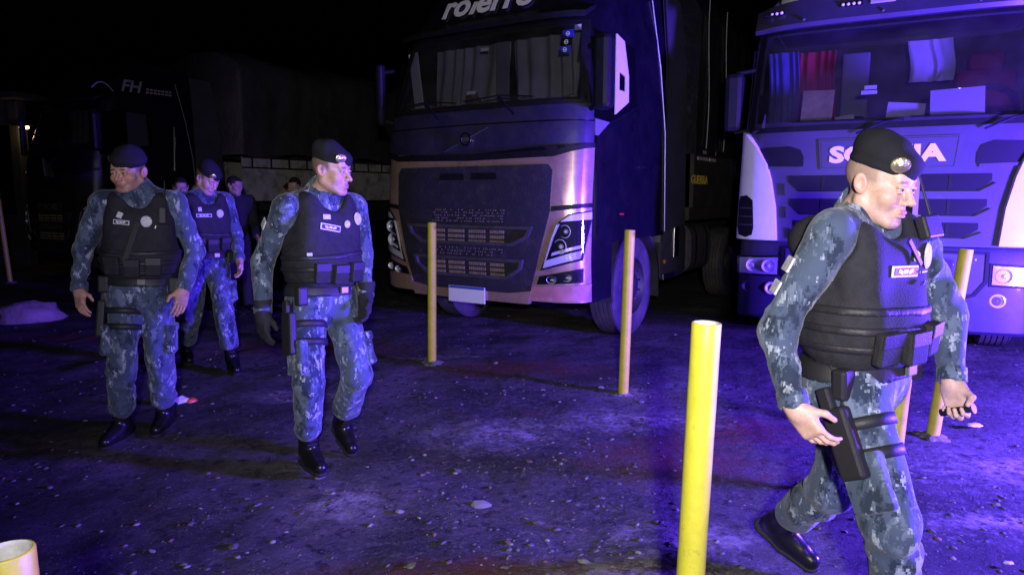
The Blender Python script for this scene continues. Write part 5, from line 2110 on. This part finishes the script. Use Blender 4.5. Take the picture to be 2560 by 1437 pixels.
    for s, sg in (("a", -1), ("b", 1)):
        F.cone(J["s" + s] + lat * sg * 0.045 - up * 0.02, J["s" + s] + lat * sg * 0.30 - up * 0.05, 0.088, 0.12, op='s', k=0.02)
        F.cone(J["s" + s] + lat * sg * 0.05, J["e" + s] + lat * sg * 0.05, 0.080, 0.07, op='s', k=0.02)
    F.cone(nb - up * 0.02 + f * 0.02, nb + nd * 0.2 + f * 0.03, 0.102, 0.115, op='s', k=0.02)
    F.wrinkle(0.0030, 30, seed + 2)
    F.cut(W(0, 0, spec.get("vest_low", 0.085)), -up)
    vest, VV, VQ = build_mesh("vest", F, M_VEST, t)
    dv = F.d.copy()
    X, Y, Z = F.full()
    U = (X - hipc[0]) * up[0] + (Y - hipc[1]) * up[1] + (Z - hipc[2]) * up[2]
    LA = (X - hipc[0]) * lat[0] + (Y - hipc[1]) * lat[1] + (Z - hipc[2]) * lat[2]
    FO = (X - hipc[0]) * f[0] + (Y - hipc[1]) * f[1] + (Z - hipc[2]) * f[2]
    F.d = np.full_like(dv, 0.2)
    for u0 in spec.get("bands", (0.14, 0.20, 0.26)):
        F.d = np.minimum(F.d, np.maximum(dv - 0.007, np.abs(U - u0 - 0.02 * np.sin(LA * 5 + seed)) - 0.014))
    build_mesh("webbing", F, M_BLACK, vest)
    bvh = BVHTree.FromPolygons([Vector(v) for v in VV], VQ.tolist())

    def on_vest(x, z, off=0.006):
        """point and frame on the vest's front, x across and z up the chest"""
        o = Vector(W(x, 0.6, z))
        hitp, n, _, _ = bvh.ray_cast(o, Vector(-f))
        if hitp is None:
            hitp, n = Vector(W(x, 0.16, z)), Vector(f)
        if n.dot(Vector(f)) < 0:
            n = -n
        n = (n + Vector(f) * 0.6).normalized()
        u2 = (Vector(up) - n * n.dot(Vector(up))).normalized()
        l2 = u2.cross(n)
        if l2.dot(Vector(lat)) < 0:
            l2 = -l2
        p = hitp + n * off
        return Matrix(((l2.x, -n.x, u2.x, p.x), (l2.y, -n.y, u2.y, p.y), (l2.z, -n.z, u2.z, p.z), (0, 0, 0, 1)))

    def stick(name, bm, m, x, z, off=0.006, rot=0.0, parent=None):
        o = obj(name, bm, m, t if parent is None else parent)
        o.matrix_local = on_vest(x, z, off) @ Matrix.Rotation(R(rot), 4, 'Y')
        return o

    for kind, x, z, w, h, rot in spec.get("gear", ()):
        bm = B()
        if kind == "name_tag":
            o = stick("name_tag", (add_box(bm, (0, 0, 0), (w, 0.006, h), bev=0.002), bm)[1], M_TAGW, x, z, 0.006, rot)
            bm2 = B()
            add_box(bm2, (0, -0.0035, 0), (w * 0.90, 0.003, h * 0.66))
            obj("tag_field", bm2, M_BLACK, o)
            bm3 = B()
            for k in range(3):
                add_box(bm3, (w * (-0.22 + 0.2 * k), -0.0052, h * 0.02 * (k - 1)), (w * 0.17, 0.002, h * 0.34), Matrix.Rotation(R(20 * (1 - k)), 4, 'Y'))
            obj("tag_stitching", bm3, M_TAGW, o)["kind"] = "stuff"
        elif kind == "chest_patch":
            add_lathe(bm, [(0.0001, 0.004), (w * 0.42, 0.004), (w * 0.5, 0.0)], 18, Matrix.Rotation(R(90), 4, 'X') @ Matrix.Scale(h / w, 4, (0, 1, 0)))
            stick("chest_patch", bm, M_PATCH, x, z, 0.004, rot)
        elif kind == "flag_patch":
            add_box(bm, (0, 0, 0), (w, 0.005, h), bev=0.0015)
            stick("flag_patch", bm, M_PATCH, x, z, 0.005, rot)
        elif kind == "pouch":
            add_box(bm, (0, -0.006, 0), (w, 0.036, h), bev=0.010)
            o = stick("pouch", bm, M_VEST, x, z, 0.006, rot)
            bm2 = B()
            add_box(bm2, (0, -0.025, h * 0.30), (w * 0.98, 0.006, h * 0.42), bev=0.003)
            fl = obj("pouch_flap", bm2, M_BLACK, o)
        elif kind == "radio":
            add_box(bm, (0, -0.018, 0), (w, 0.036, h), bev=0.008)
            o = stick("radio", bm, M_BLACK, x, z, 0.006, rot)
            bm2 = B()
            add_cyl(bm2, (w * 0.3, -0.016, h * 0.45), (w * 0.3, -0.016, h * 0.45 + 0.16), 0.005, 0.003, 8)
            obj("antenna", bm2, M_BLACK, o)
        elif kind == "buckle":
            add_box(bm, (0, -0.004, 0), (w, 0.010, h), bev=0.003)
            stick("buckle", bm, M_STEEL, x, z, 0.008, rot)
        elif kind == "strap":
            add_box(bm, (0, -0.004, 0), (w, 0.006, h), bev=0.002)
            stick("chest_strap", bm, M_BLACK, x, z, 0.010, rot)
    # --- belt
    F = Field(lo, hi, 0.009)
    F.ell(W(0, -0.01, 0.02), (0.197 * (1 + (st - 1) * 0.5), 0.155 * (1 + (st - 1) * 0.5), 0.19), M, k=0.03)
    F.cut(W(0, 0, 0.098), up)
    F.cut(W(0, 0, 0.040), -up)
    build_mesh("belt", F, M_BLACK, t)
    bm = B()
    bx = 0.03
    add_box(bm, W(bx, 0.150 * (1 + (st - 1) * 0.5), 0.07), (0.045, 0.014, 0.035), Matrix(M.T.tolist()), bev=0.003)
    obj("belt_buckle", bm, mat("dull_buckle", (0.16, 0.16, 0.17), 0.4, 0.5), t)
    for xx in (-0.17, 0.17):
        bm = B()
        add_box(bm, W(xx * (1 + (st - 1) * 0.5), 0.075, 0.045), (0.06, 0.05, 0.10), Matrix(M.T.tolist()), bev=0.012)
        obj("belt_pouch", bm, M_BLACK, t)

    # --- holster and thigh straps
    if spec.get("holster"):
        s = spec["holster"]; sg = -1 if s == "a" else 1
        hp, kp = J["h" + s], J["k" + s]
        td = nrm(kp - hp)
        ax = frame(f, -td)
        c = hp + td * 0.17 + ax[0] * sg * 0.118 + ax[1] * 0.02
        bm = B()
        add_box(bm, c, (0.045, 0.085, 0.22), Matrix(ax.T.tolist()), bev=0.012)
        o = obj("holster", bm, M_BLACK, t)
        bm = B()
        add_box(bm, c + ax[2] * 0.135 - ax[1] * 0.018, (0.032, 0.045, 0.085), Matrix(ax.T.tolist()), bev=0.008)
        obj("pistol_grip", bm, M_BLACK, o)
        bm = B()
        add_box(bm, c + ax[2] * 0.17 - ax[0] * sg * 0.02, (0.012, 0.05, 0.20), Matrix(ax.T.tolist()), bev=0.003)
        obj("drop_strap", bm, M_BLACK, o)
        for q in (0.12, 0.215):
            bm = B()
            cc = hp + td * q
            r0 = 0.1125 - 0.021 * q / 0.42
            Mx = Matrix(((*ax.T[0], cc[0]), (*ax.T[1], cc[1]), (*ax.T[2], cc[2]), (0, 0, 0, 1)))
            add_lathe(bm, [(r0, -0.019), (r0 + 0.006, -0.018), (r0 + 0.006, 0.018), (r0, 0.019)], 28, Mx, close=True)
            obj("thigh_strap", bm, M_BLACK, t, True)

    # --- boots
    for s in "ab":
        a = J["a" + s]; k_ = J["k" + s]; toe = J["f" + s]
        sh = nrm(k_ - a)
        d0 = toe - a
        d = nrm(d0 + np.array([0, 0, 0.055]) if spec.get("flat" + s, True) else d0 + sh * 0.06)
        if spec.get("flat" + s, True):
            d[2] = 0; d = nrm(d)
            fu = np.array([0, 0, 1.0])
        else:
            fu = nrm(sh - d * (sh @ d))
        ax = np.array([np.cross(fu, d), d, fu])
        Fb = Field(np.minimum(a, toe) - 0.16, np.maximum(a + sh * 0.26, toe) + 0.14, 0.0075)
        Fb.cone(a + sh * 0.02, a + sh * 0.20, 0.052, 0.060, k=0.03, fold=(0.003, 70, seed))
        base_ = a - fu * 0.062
        Fb.cone(base_ - d * 0.045 + fu * 0.02, base_ + d * 0.05 + fu * 0.015, 0.040, 0.042, k=0.03)
        Fb.cone(base_ + d * 0.05 + fu * 0.015, base_ + d * 0.165 + fu * 0.004, 0.044, 0.037, k=0.03)
        Fb.cone(a, base_ + d * 0.11 + fu * 0.025, 0.050, 0.034, k=0.03)
        Fb.cut(base_ - fu * 0.022, -fu)
        bo, _, _ = build_mesh("boot", Fb, M_LEATHER, t)
        Fs = Field(np.minimum(a, toe) - 0.16, np.maximum(a, toe) + 0.16, 0.007)
        Fs.cone(base_ - d * 0.05 - fu * 0.02, base_ + d * 0.05 - fu * 0.02, 0.043, 0.043, k=0.02)
        Fs.cone(base_ + d * 0.05 - fu * 0.02, base_ + d * 0.168 - fu * 0.02, 0.047, 0.039, k=0.02)
        Fs.cut(base_ - fu * 0.016, fu)
        Fs.cut(base_ - fu * 0.040, -fu)
        build_mesh("sole", Fs, M_SOLE, bo)
        bm = B()
        for q in range(5):
            c = a + ax[1] * (0.050 - 0.002 * q) + fu * (0.03 + 0.028 * q) + ax[1] * 0.0
            add_box(bm, a + sh * (0.02 + 0.032 * q) + d * (0.054 + 0.003 * q), (0.055, 0.005, 0.006), Matrix(ax.T.tolist()))
        obj("lacing", bm, M_SOLE, bo)["kind"] = "stuff"

    # --- gloves
    for s in spec.get("gloves", ""):
        w, td = hands[s][0], hands[s][1]
        c = w + td * 0.09
        Fg = Field(c - 0.16, c + 0.16, 0.0055)
        hand_shape(Fg, *hands[s][:5], o=0.0035)
        Fg.cone(w - td * 0.07, w + td * 0.03, 0.048, 0.036, k=0.02)
        build_mesh("glove", Fg, M_DARKCLOTH, t)

    # --- beret
    BM = frame(HM.T @ np.array(spec.get("beret_fwd", (0.0, 1.0, -0.16))), HM.T @ np.array(spec.get("beret_up", (0.10, 0.16, 1.0))))
    hw = lambda x, y, z: hc + HM.T @ np.array([x, y, z])
    bc = hw(0, -0.008, 0.048)
    bw = lambda x, y, z: bc + BM.T @ np.array([x, y, z])
    Fb = Field(hc - 0.2, hc + 0.22, 0.0055)
    Fb.ell(bw(0, 0.0, 0.034), (0.088, 0.107, 0.052), BM, k=0.02)
    Fb.ell(bw(0.024, 0.006, 0.024), (0.072, 0.090, 0.034), BM, k=0.03)
    Fb.ell(bw(-0.010, -0.024, 0.062), (0.068, 0.078, 0.046), BM, k=0.03)
    Fb.ell(bw(0.0, 0, 0.004), (0.0825, 0.1045, 0.030), BM, k=0.012)
    Fb.wrinkle(0.0022, 34, seed + 4, (1, 1, 1))
    Fb.cut(bw(0, 0, -0.010), -BM[2])
    br, BV, BQ = build_mesh("beret", Fb, M_BERET, t)
    bb = BVHTree.FromPolygons([Vector(v) for v in BV], BQ.tolist())
    ba = R(spec.get("badge", 115))
    bd = BM.T @ np.array([math.cos(ba), math.sin(ba), 0])
    hp_, n_, _, _ = bb.ray_cast(Vector(bw(0, 0, 0.028) + bd * 0.3), Vector(-bd))
    if hp_ is not None:
        n_ = n_ if n_.dot(Vector(bd)) > 0 else -n_
        q = n_.to_track_quat('Z', 'Y').to_matrix().to_4x4()
        bm = B()
        add_lathe(bm, [(0.0001, 0.008), (0.009, 0.008), (0.011, 0.005), (0.019, 0.005), (0.023, 0.001)], 16)
        o = obj("beret_badge", bm, M_BRASS, br, True)
        o.matrix_local = Matrix.Translation(hp_) @ q @ Matrix.Scale(spec.get("badge_w", 1.25), 4, (1, 0, 0))

    # --- a small thing in the fist
    if spec.get("held"):
        s = spec["held"]
        w, td, n, th, cu, _ = hands[s]
        n = nrm(n - td * (n @ td))
        c = w + td * 0.095 + n * 0.030
        sd = np.cross(td, n)
        o = empty("pocket_torch", root + c)
        bm = B()
        add_cyl(bm, -sd * 0.050, sd * 0.045, 0.0125, 0.0125, 16)
        obj("torch_body", bm, M_LEATHER, o, False)
        if sd @ np.array([0, -1, 0]) > 0:
            e0, e1 = sd * 0.0455, sd * 0.056
        else:
            e0, e1 = -sd * 0.0505, -sd * 0.061
        bm = B()
        add_cyl(bm, e0, e1, 0.014, 0.017, 16)
        obj("torch_head", bm, M_BLACK, o, False)
        tag(o, "small black torch gripped in the hand of the nearest officer", "torch")
    return t

GEAR = lambda st: [("pouch", -0.115, 0.165, 0.085, 0.105, 0), ("pouch", -0.012, 0.155, 0.085, 0.105, 0), ("pouch", 0.095, 0.165, 0.085, 0.105, 0)]
OFFICERS = [
    dict(label="stout officer in black cap-like beret facing the camera, leftmost of the uniformed walkers", seed=11, stout=1.22, face=-74, gaze=-98, pitch=-6,
         J=dict(neck=(-2.224, 4.24, 1.505), head=(-2.255, 4.17, 1.640), sa=(-2.415, 4.16, 1.455), ea=(-2.600, 4.23, 1.175), wa=(-2.565, 4.11, 0.945), ta=(-2.53, 4.06, 0.85),
                sb=(-2.045, 4.27, 1.455), eb=(-1.965, 4.34, 1.165), wb=(-1.975, 4.17, 0.945), tb=(-1.975, 4.11, 0.83),
                ha=(-2.335, 4.20, 0.93), hb=(-2.170, 4.25, 0.93), ka=(-2.345, 4.11, 0.51), kb=(-2.180, 4.24, 0.51), aa=(-2.42, 4.20, 0.10), ab=(-2.26, 4.42, 0.10),
                fa=(-2.44, 4.00, 0.03), fb=(-2.24, 4.22, 0.03)),
         palma=(0.55, -0.6), palmb=(-0.55, -0.6), curla=0.32, curlb=0.28, badge=150, holster="a", cuff=0.30, shape=(1.12, 0.98, 1.15), skin=(0.46, 0.26, 0.20), stubble=1.6,
         gear=GEAR(1.2) + [("name_tag", -0.075, 0.415, 0.085, 0.026, 4), ("chest_patch", 0.055, 0.425, 0.062, 0.066, 0), ("flag_patch", -0.085, 0.455, 0.03, 0.035, 20),
                           ("radio", 0.135, 0.46, 0.045, 0.10, 0), ("buckle", 0.105, 0.395, 0.012, 0.022, 20), ("strap", -0.02, 0.30, 0.03, 0.24, 14)]),
    dict(label="slim officer looking down in a beret, walking behind the stout one", seed=23, stout=1.0, face=-45, gaze=-20, pitch=-30,
         J=dict(neck=(-2.635, 6.02, 1.505), head=(-2.575, 5.98, 1.645), sa=(-2.765, 5.88, 1.448), ea=(-2.865, 5.95, 1.175), wa=(-2.815, 5.85, 0.935), ta=(-2.79, 5.80, 0.83),
                sb=(-2.495, 6.13, 1.455), eb=(-2.415, 6.13, 1.175), wb=(-2.335, 5.98, 0.960), tb=(-2.32, 5.95, 0.85),
                ha=(-2.690, 5.95, 0.93), hb=(-2.560, 6.05, 0.93), ka=(-2.750, 5.93, 0.50), kb=(-2.430, 5.84, 0.525), aa=(-2.96, 6.22, 0.115), ab=(-2.425, 5.93, 0.10),
                fa=(-2.86, 6.07, 0.03), fb=(-2.32, 5.77, 0.03)),
         curla=0.3, curlb=0.42, badge=120, shape=(0.96, 0.97, 0.9),
         gear=GEAR(1) + [("name_tag", -0.06, 0.405, 0.13, 0.028, 0), ("flag_patch", -0.09, 0.455, 0.03, 0.035, 0), ("chest_patch", 0.075, 0.42, 0.06, 0.07, 0)]),
    dict(label="officer in three-quarter profile with dark gloves and a bright beret badge, striding in the middle", seed=31, stout=1.12, face=-40, gaze=-16, pitch=-6,
         J=dict(neck=(-1.035, 3.81, 1.495), head=(-0.955, 3.75, 1.635), sa=(-1.175, 3.66, 1.440), ea=(-1.340, 3.75, 1.150), wa=(-1.305, 3.62, 0.890), ta=(-1.295, 3.59, 0.78),
                sb=(-0.885, 3.94, 1.440), eb=(-0.845, 3.96, 1.170), wb=(-0.800, 3.79, 0.955), tb=(-0.80, 3.74, 0.85),
                ha=(-1.110, 3.72, 0.93), hb=(-0.960, 3.83, 0.93), ka=(-1.075, 3.60, 0.52), kb=(-0.850, 3.73, 0.53), aa=(-1.14, 3.77, 0.10), ab=(-1.02, 4.05, 0.155),
                fa=(-1.02, 3.61, 0.03), fb=(-0.93, 3.93, 0.035)),
         flatb=False, shape=(0.98, 1.08, 1.3), sleeve_patch=(("a", 0.12, 0.05),), curla=0.35, curlb=0.4, badge=122, badge_w=1.35, gloves="ab", holster="a",
         gear=GEAR(1.1) + [("name_tag", -0.045, 0.400, 0.125, 0.034, 8), ("chest_patch", 0.065, 0.420, 0.038, 0.042, 0), ("flag_patch", -0.065, 0.455, 0.045, 0.026, 0),
                           ("chest_patch", 0.135, 0.450, 0.055, 0.070, 0), ("buckle", -0.165, 0.26, 0.03, 0.022, 0), ("buckle", 0.06, 0.245, 0.035, 0.006, 0)]),
    dict(label="nearest officer, head bowed under a black beret, walking in front of the grey truck", seed=47, stout=1.15, face=-60, gaze=-54, pitch=-13,
         J=dict(neck=(1.125, 2.27, 1.425), head=(1.142, 2.20, 1.540), sa=(0.985, 2.155, 1.388), ea=(0.845, 2.20, 1.070), wa=(0.862, 2.07, 0.862), ta=(0.915, 2.035, 0.785),
                sb=(1.350, 2.37, 1.362), eb=(1.530, 2.42, 1.090), wb=(1.490, 2.31, 0.875), tb=(1.50, 2.265, 0.77),
                ha=(1.085, 2.21, 0.885), hb=(1.225, 2.35, 0.885), ka=(1.160, 2.03, 0.50), kb=(1.150, 2.40, 0.46), aa=(1.265, 2.13, 0.10), ab=(1.095, 2.73, 0.165),
                fa=(1.33, 1.94, 0.03), fb=(1.225, 2.63, 0.035)),
         flatb=False, curla=0.45, curlb=1.05, fistb=True, held="b", palmb=(-0.9, 0.1), badge=128, badge_w=1.2, holster="a", skin=(0.56, 0.36, 0.29), hairy=0.6, hair=(0.16, 0.12, 0.10), shape=(1.05, 1.09, 1.05), beret_fwd=(0.0, 1.0, -0.22), sleeve_patch=(("a", 0.14, 0.05), ("a", 0.22, 0.045)), sleeve_dir=(-1.0, 0.05, 0.1),
         gear=GEAR(1.15) + [("name_tag", 0.0, 0.385, 0.135, 0.036, 5), ("chest_patch", 0.125, 0.420, 0.060, 0.085, 0), ("chest_patch", 0.065, 0.425, 0.03, 0.036, 0),
                            ("radio", 0.115, 0.505, 0.085, 0.075, 0), ("strap", 0.035, 0.44, 0.018, 0.11, -40), ("buckle", 0.085, 0.375, 0.030, 0.010, 0), ("buckle", 0.08, 0.34, 0.03, 0.006, -20)]),
]
for sp in OFFICERS:
    sp["group"] = "uniformed officers walking across the yard"
    officer(sp)


def bystander(x, y, face, gaze, label, h=1.75, held=None, seed=3, arm=None):
    """a figure in dark clothes at the back, lit by almost nothing"""
    t = empty("person", (x, y, 0))
    tag(t, label, "person", "people in dark clothes behind the officers")
    s = h / 1.75
    f = np.array([math.cos(R(face)), math.sin(R(face)), 0])
    M = frame(f, (0, 0, 1))
    lat, f, up = M
    W = lambda a, b, c: (lat * a + f * b + up * c) * s
    g = np.array([math.cos(R(gaze)) * 0.99, math.sin(R(gaze)) * 0.99, -0.14])
    hx = nrm(np.cross(np.array([0, 0, 1.0]), g))
    HM = np.array([hx, nrm(g), np.cross(nrm(g), hx)])
    hc = W(0, 0.03, 1.62)
    J = dict(sa=W(-0.19, 0, 1.43), sb=W(0.19, 0, 1.43), ea=W(-0.24, 0.0, 1.14), eb=W(0.24, 0.0, 1.14),
             wa=W(-0.20, 0.16, 0.98), wb=W(0.20, 0.16, 0.98))
    if arm:
        J["ea"], J["wa"] = W(*arm[0]), W(*arm[1])
    F = Field((-0.5, -0.5, -0.02), (0.5, 0.5, 1.9), 0.018, [(hc - 0.12, hc + 0.12, 0.0045)])

    def limbs(F, o, full=True):
        F.ell(W(0, 0, 0.95), (0.16 + o, 0.11 + o, 0.14), M, k=0.05)
        F.ell(W(0, 0, 1.15), (0.15 + o, 0.11 + o, 0.18), M, k=0.06)
        F.ell(W(0, 0, 1.34), (0.17 + o, 0.115 + o, 0.16), M, k=0.06)
        for q in "ab":
            F.cone(W(0, 0, 1.42), J["s" + q], 0.07 + o, 0.055 + o, k=0.05)
            F.cone(J["s" + q], J["e" + q], 0.05 + o, 0.042 + o, k=0.03)
            F.cone(J["e" + q], J["w" + q], 0.042 + o, 0.028 + o, k=0.02)
    limbs(F, 0)
    for sg in (-1, 1):
        F.cone(W(sg * 0.09, 0, 0.92), W(sg * 0.10, 0.02, 0.50), 0.075, 0.055, k=0.04)
        F.cone(W(sg * 0.10, 0.02, 0.50), W(sg * 0.11, 0, 0.08), 0.055, 0.036, k=0.03)
    F.cone(hc + HM.T @ np.array([0, -0.02, -0.05]), W(0, 0, 1.44), 0.052, 0.06, k=0.03)
    head_shape(F, hc, HM)
    for q, sg in (("a", 1), ("b", -1)):
        hand_shape(F, J["w" + q], f * 0.8 - up * 0.5, lat * sg, up, 0.4)
    body, V, _ = build_mesh("body", F, M_SKIN, t)
    P = (V - hc) @ HM.T
    C = np.tile(np.array((0.36, 0.23, 0.18)), (len(V), 1))  # dim light at the back put into the skin tone, darker than the officers'
    hair = (np.linalg.norm(P, axis=1) < 0.2) & (P[:, 2] > 0.0) & ((P[:, 1] < 0.055) | (P[:, 2] > 0.062)) & ((P[:, 2] > 0.03) | (P[:, 1] < 0.02)) & (np.abs(P[:, 0]) < 0.083)
    C[hair] = (0.025, 0.02, 0.018)
    ca = body.data.color_attributes.new("tone", 'FLOAT_COLOR', 'POINT')
    ca.data.foreach_set("color", np.concatenate([C, np.ones((len(C), 1))], 1).astype(np.float32).ravel())
    F = Field((-0.5, -0.5, 0.7), (0.5, 0.5, 1.75), 0.014)
    limbs(F, 0.022)
    F.cone(W(0, 0, 1.40), W(0, 0.005, 1.50), 0.085, 0.07, k=0.03)
    F.wrinkle(0.005, 22, seed)
    F.cut(W(0, 0, 0.86), -up)
    build_mesh("jacket", F, M_DARKCLOTH, t)
    F = Field((-0.5, -0.5, -0.02), (0.5, 0.5, 1.1), 0.014)
    F.ell(W(0, 0, 0.93), (0.17, 0.125, 0.13), M, k=0.05)
    for sg in (-1, 1):
        F.cone(W(sg * 0.09, 0, 0.92), W(sg * 0.10, 0.02, 0.50), 0.095, 0.075, k=0.04, fold=(0.005, 50, seed))
        F.cone(W(sg * 0.10, 0.02, 0.50), W(sg * 0.11, 0, 0.09), 0.075, 0.065, k=0.03, fold=(0.005, 60, seed))
    build_mesh("trousers", F, M_DARKCLOTH, t)
    for sg in (-1, 1):
        F = Field(W(sg * 0.11, 0.05, 0) - np.array([0.2, 0.2, 0.02]), W(sg * 0.11, 0.05, 0.12) + 0.2, 0.012)
        F.cone(W(sg * 0.11, -0.03, 0.045), W(sg * 0.11, 0.14, 0.035), 0.045, 0.038, k=0.02)
        F.cone(W(sg * 0.11, 0, 0.12), W(sg * 0.11, 0.02, 0.05), 0.045, 0.045, k=0.02)
        F.cut(np.array([0, 0, 0.0]), np.array([0, 0, -1.0]))
        build_mesh("shoe", F, M_LEATHER, t)
    return t


bystander(-3.60, 9.15, -50, -20, "man in dark clothes with short hair, behind the slim officer's shoulder", 1.77, seed=5)
bystander(-3.05, 9.75, -100, 170, "man turned away with only dark hair showing, between the other two at the back", 1.70, seed=6)
bystander(-2.78, 9.05, -80, -95, "man half hidden behind the gloved officer's shoulder, short dark hair", 1.75, seed=8, arm=((-0.34, 0.0, 1.17), (-0.36, 0.18, 1.02)))
bystander(-4.05, 8.65, -70, -60, "man mostly hidden behind the stout and the slim officer", 1.74, seed=9)
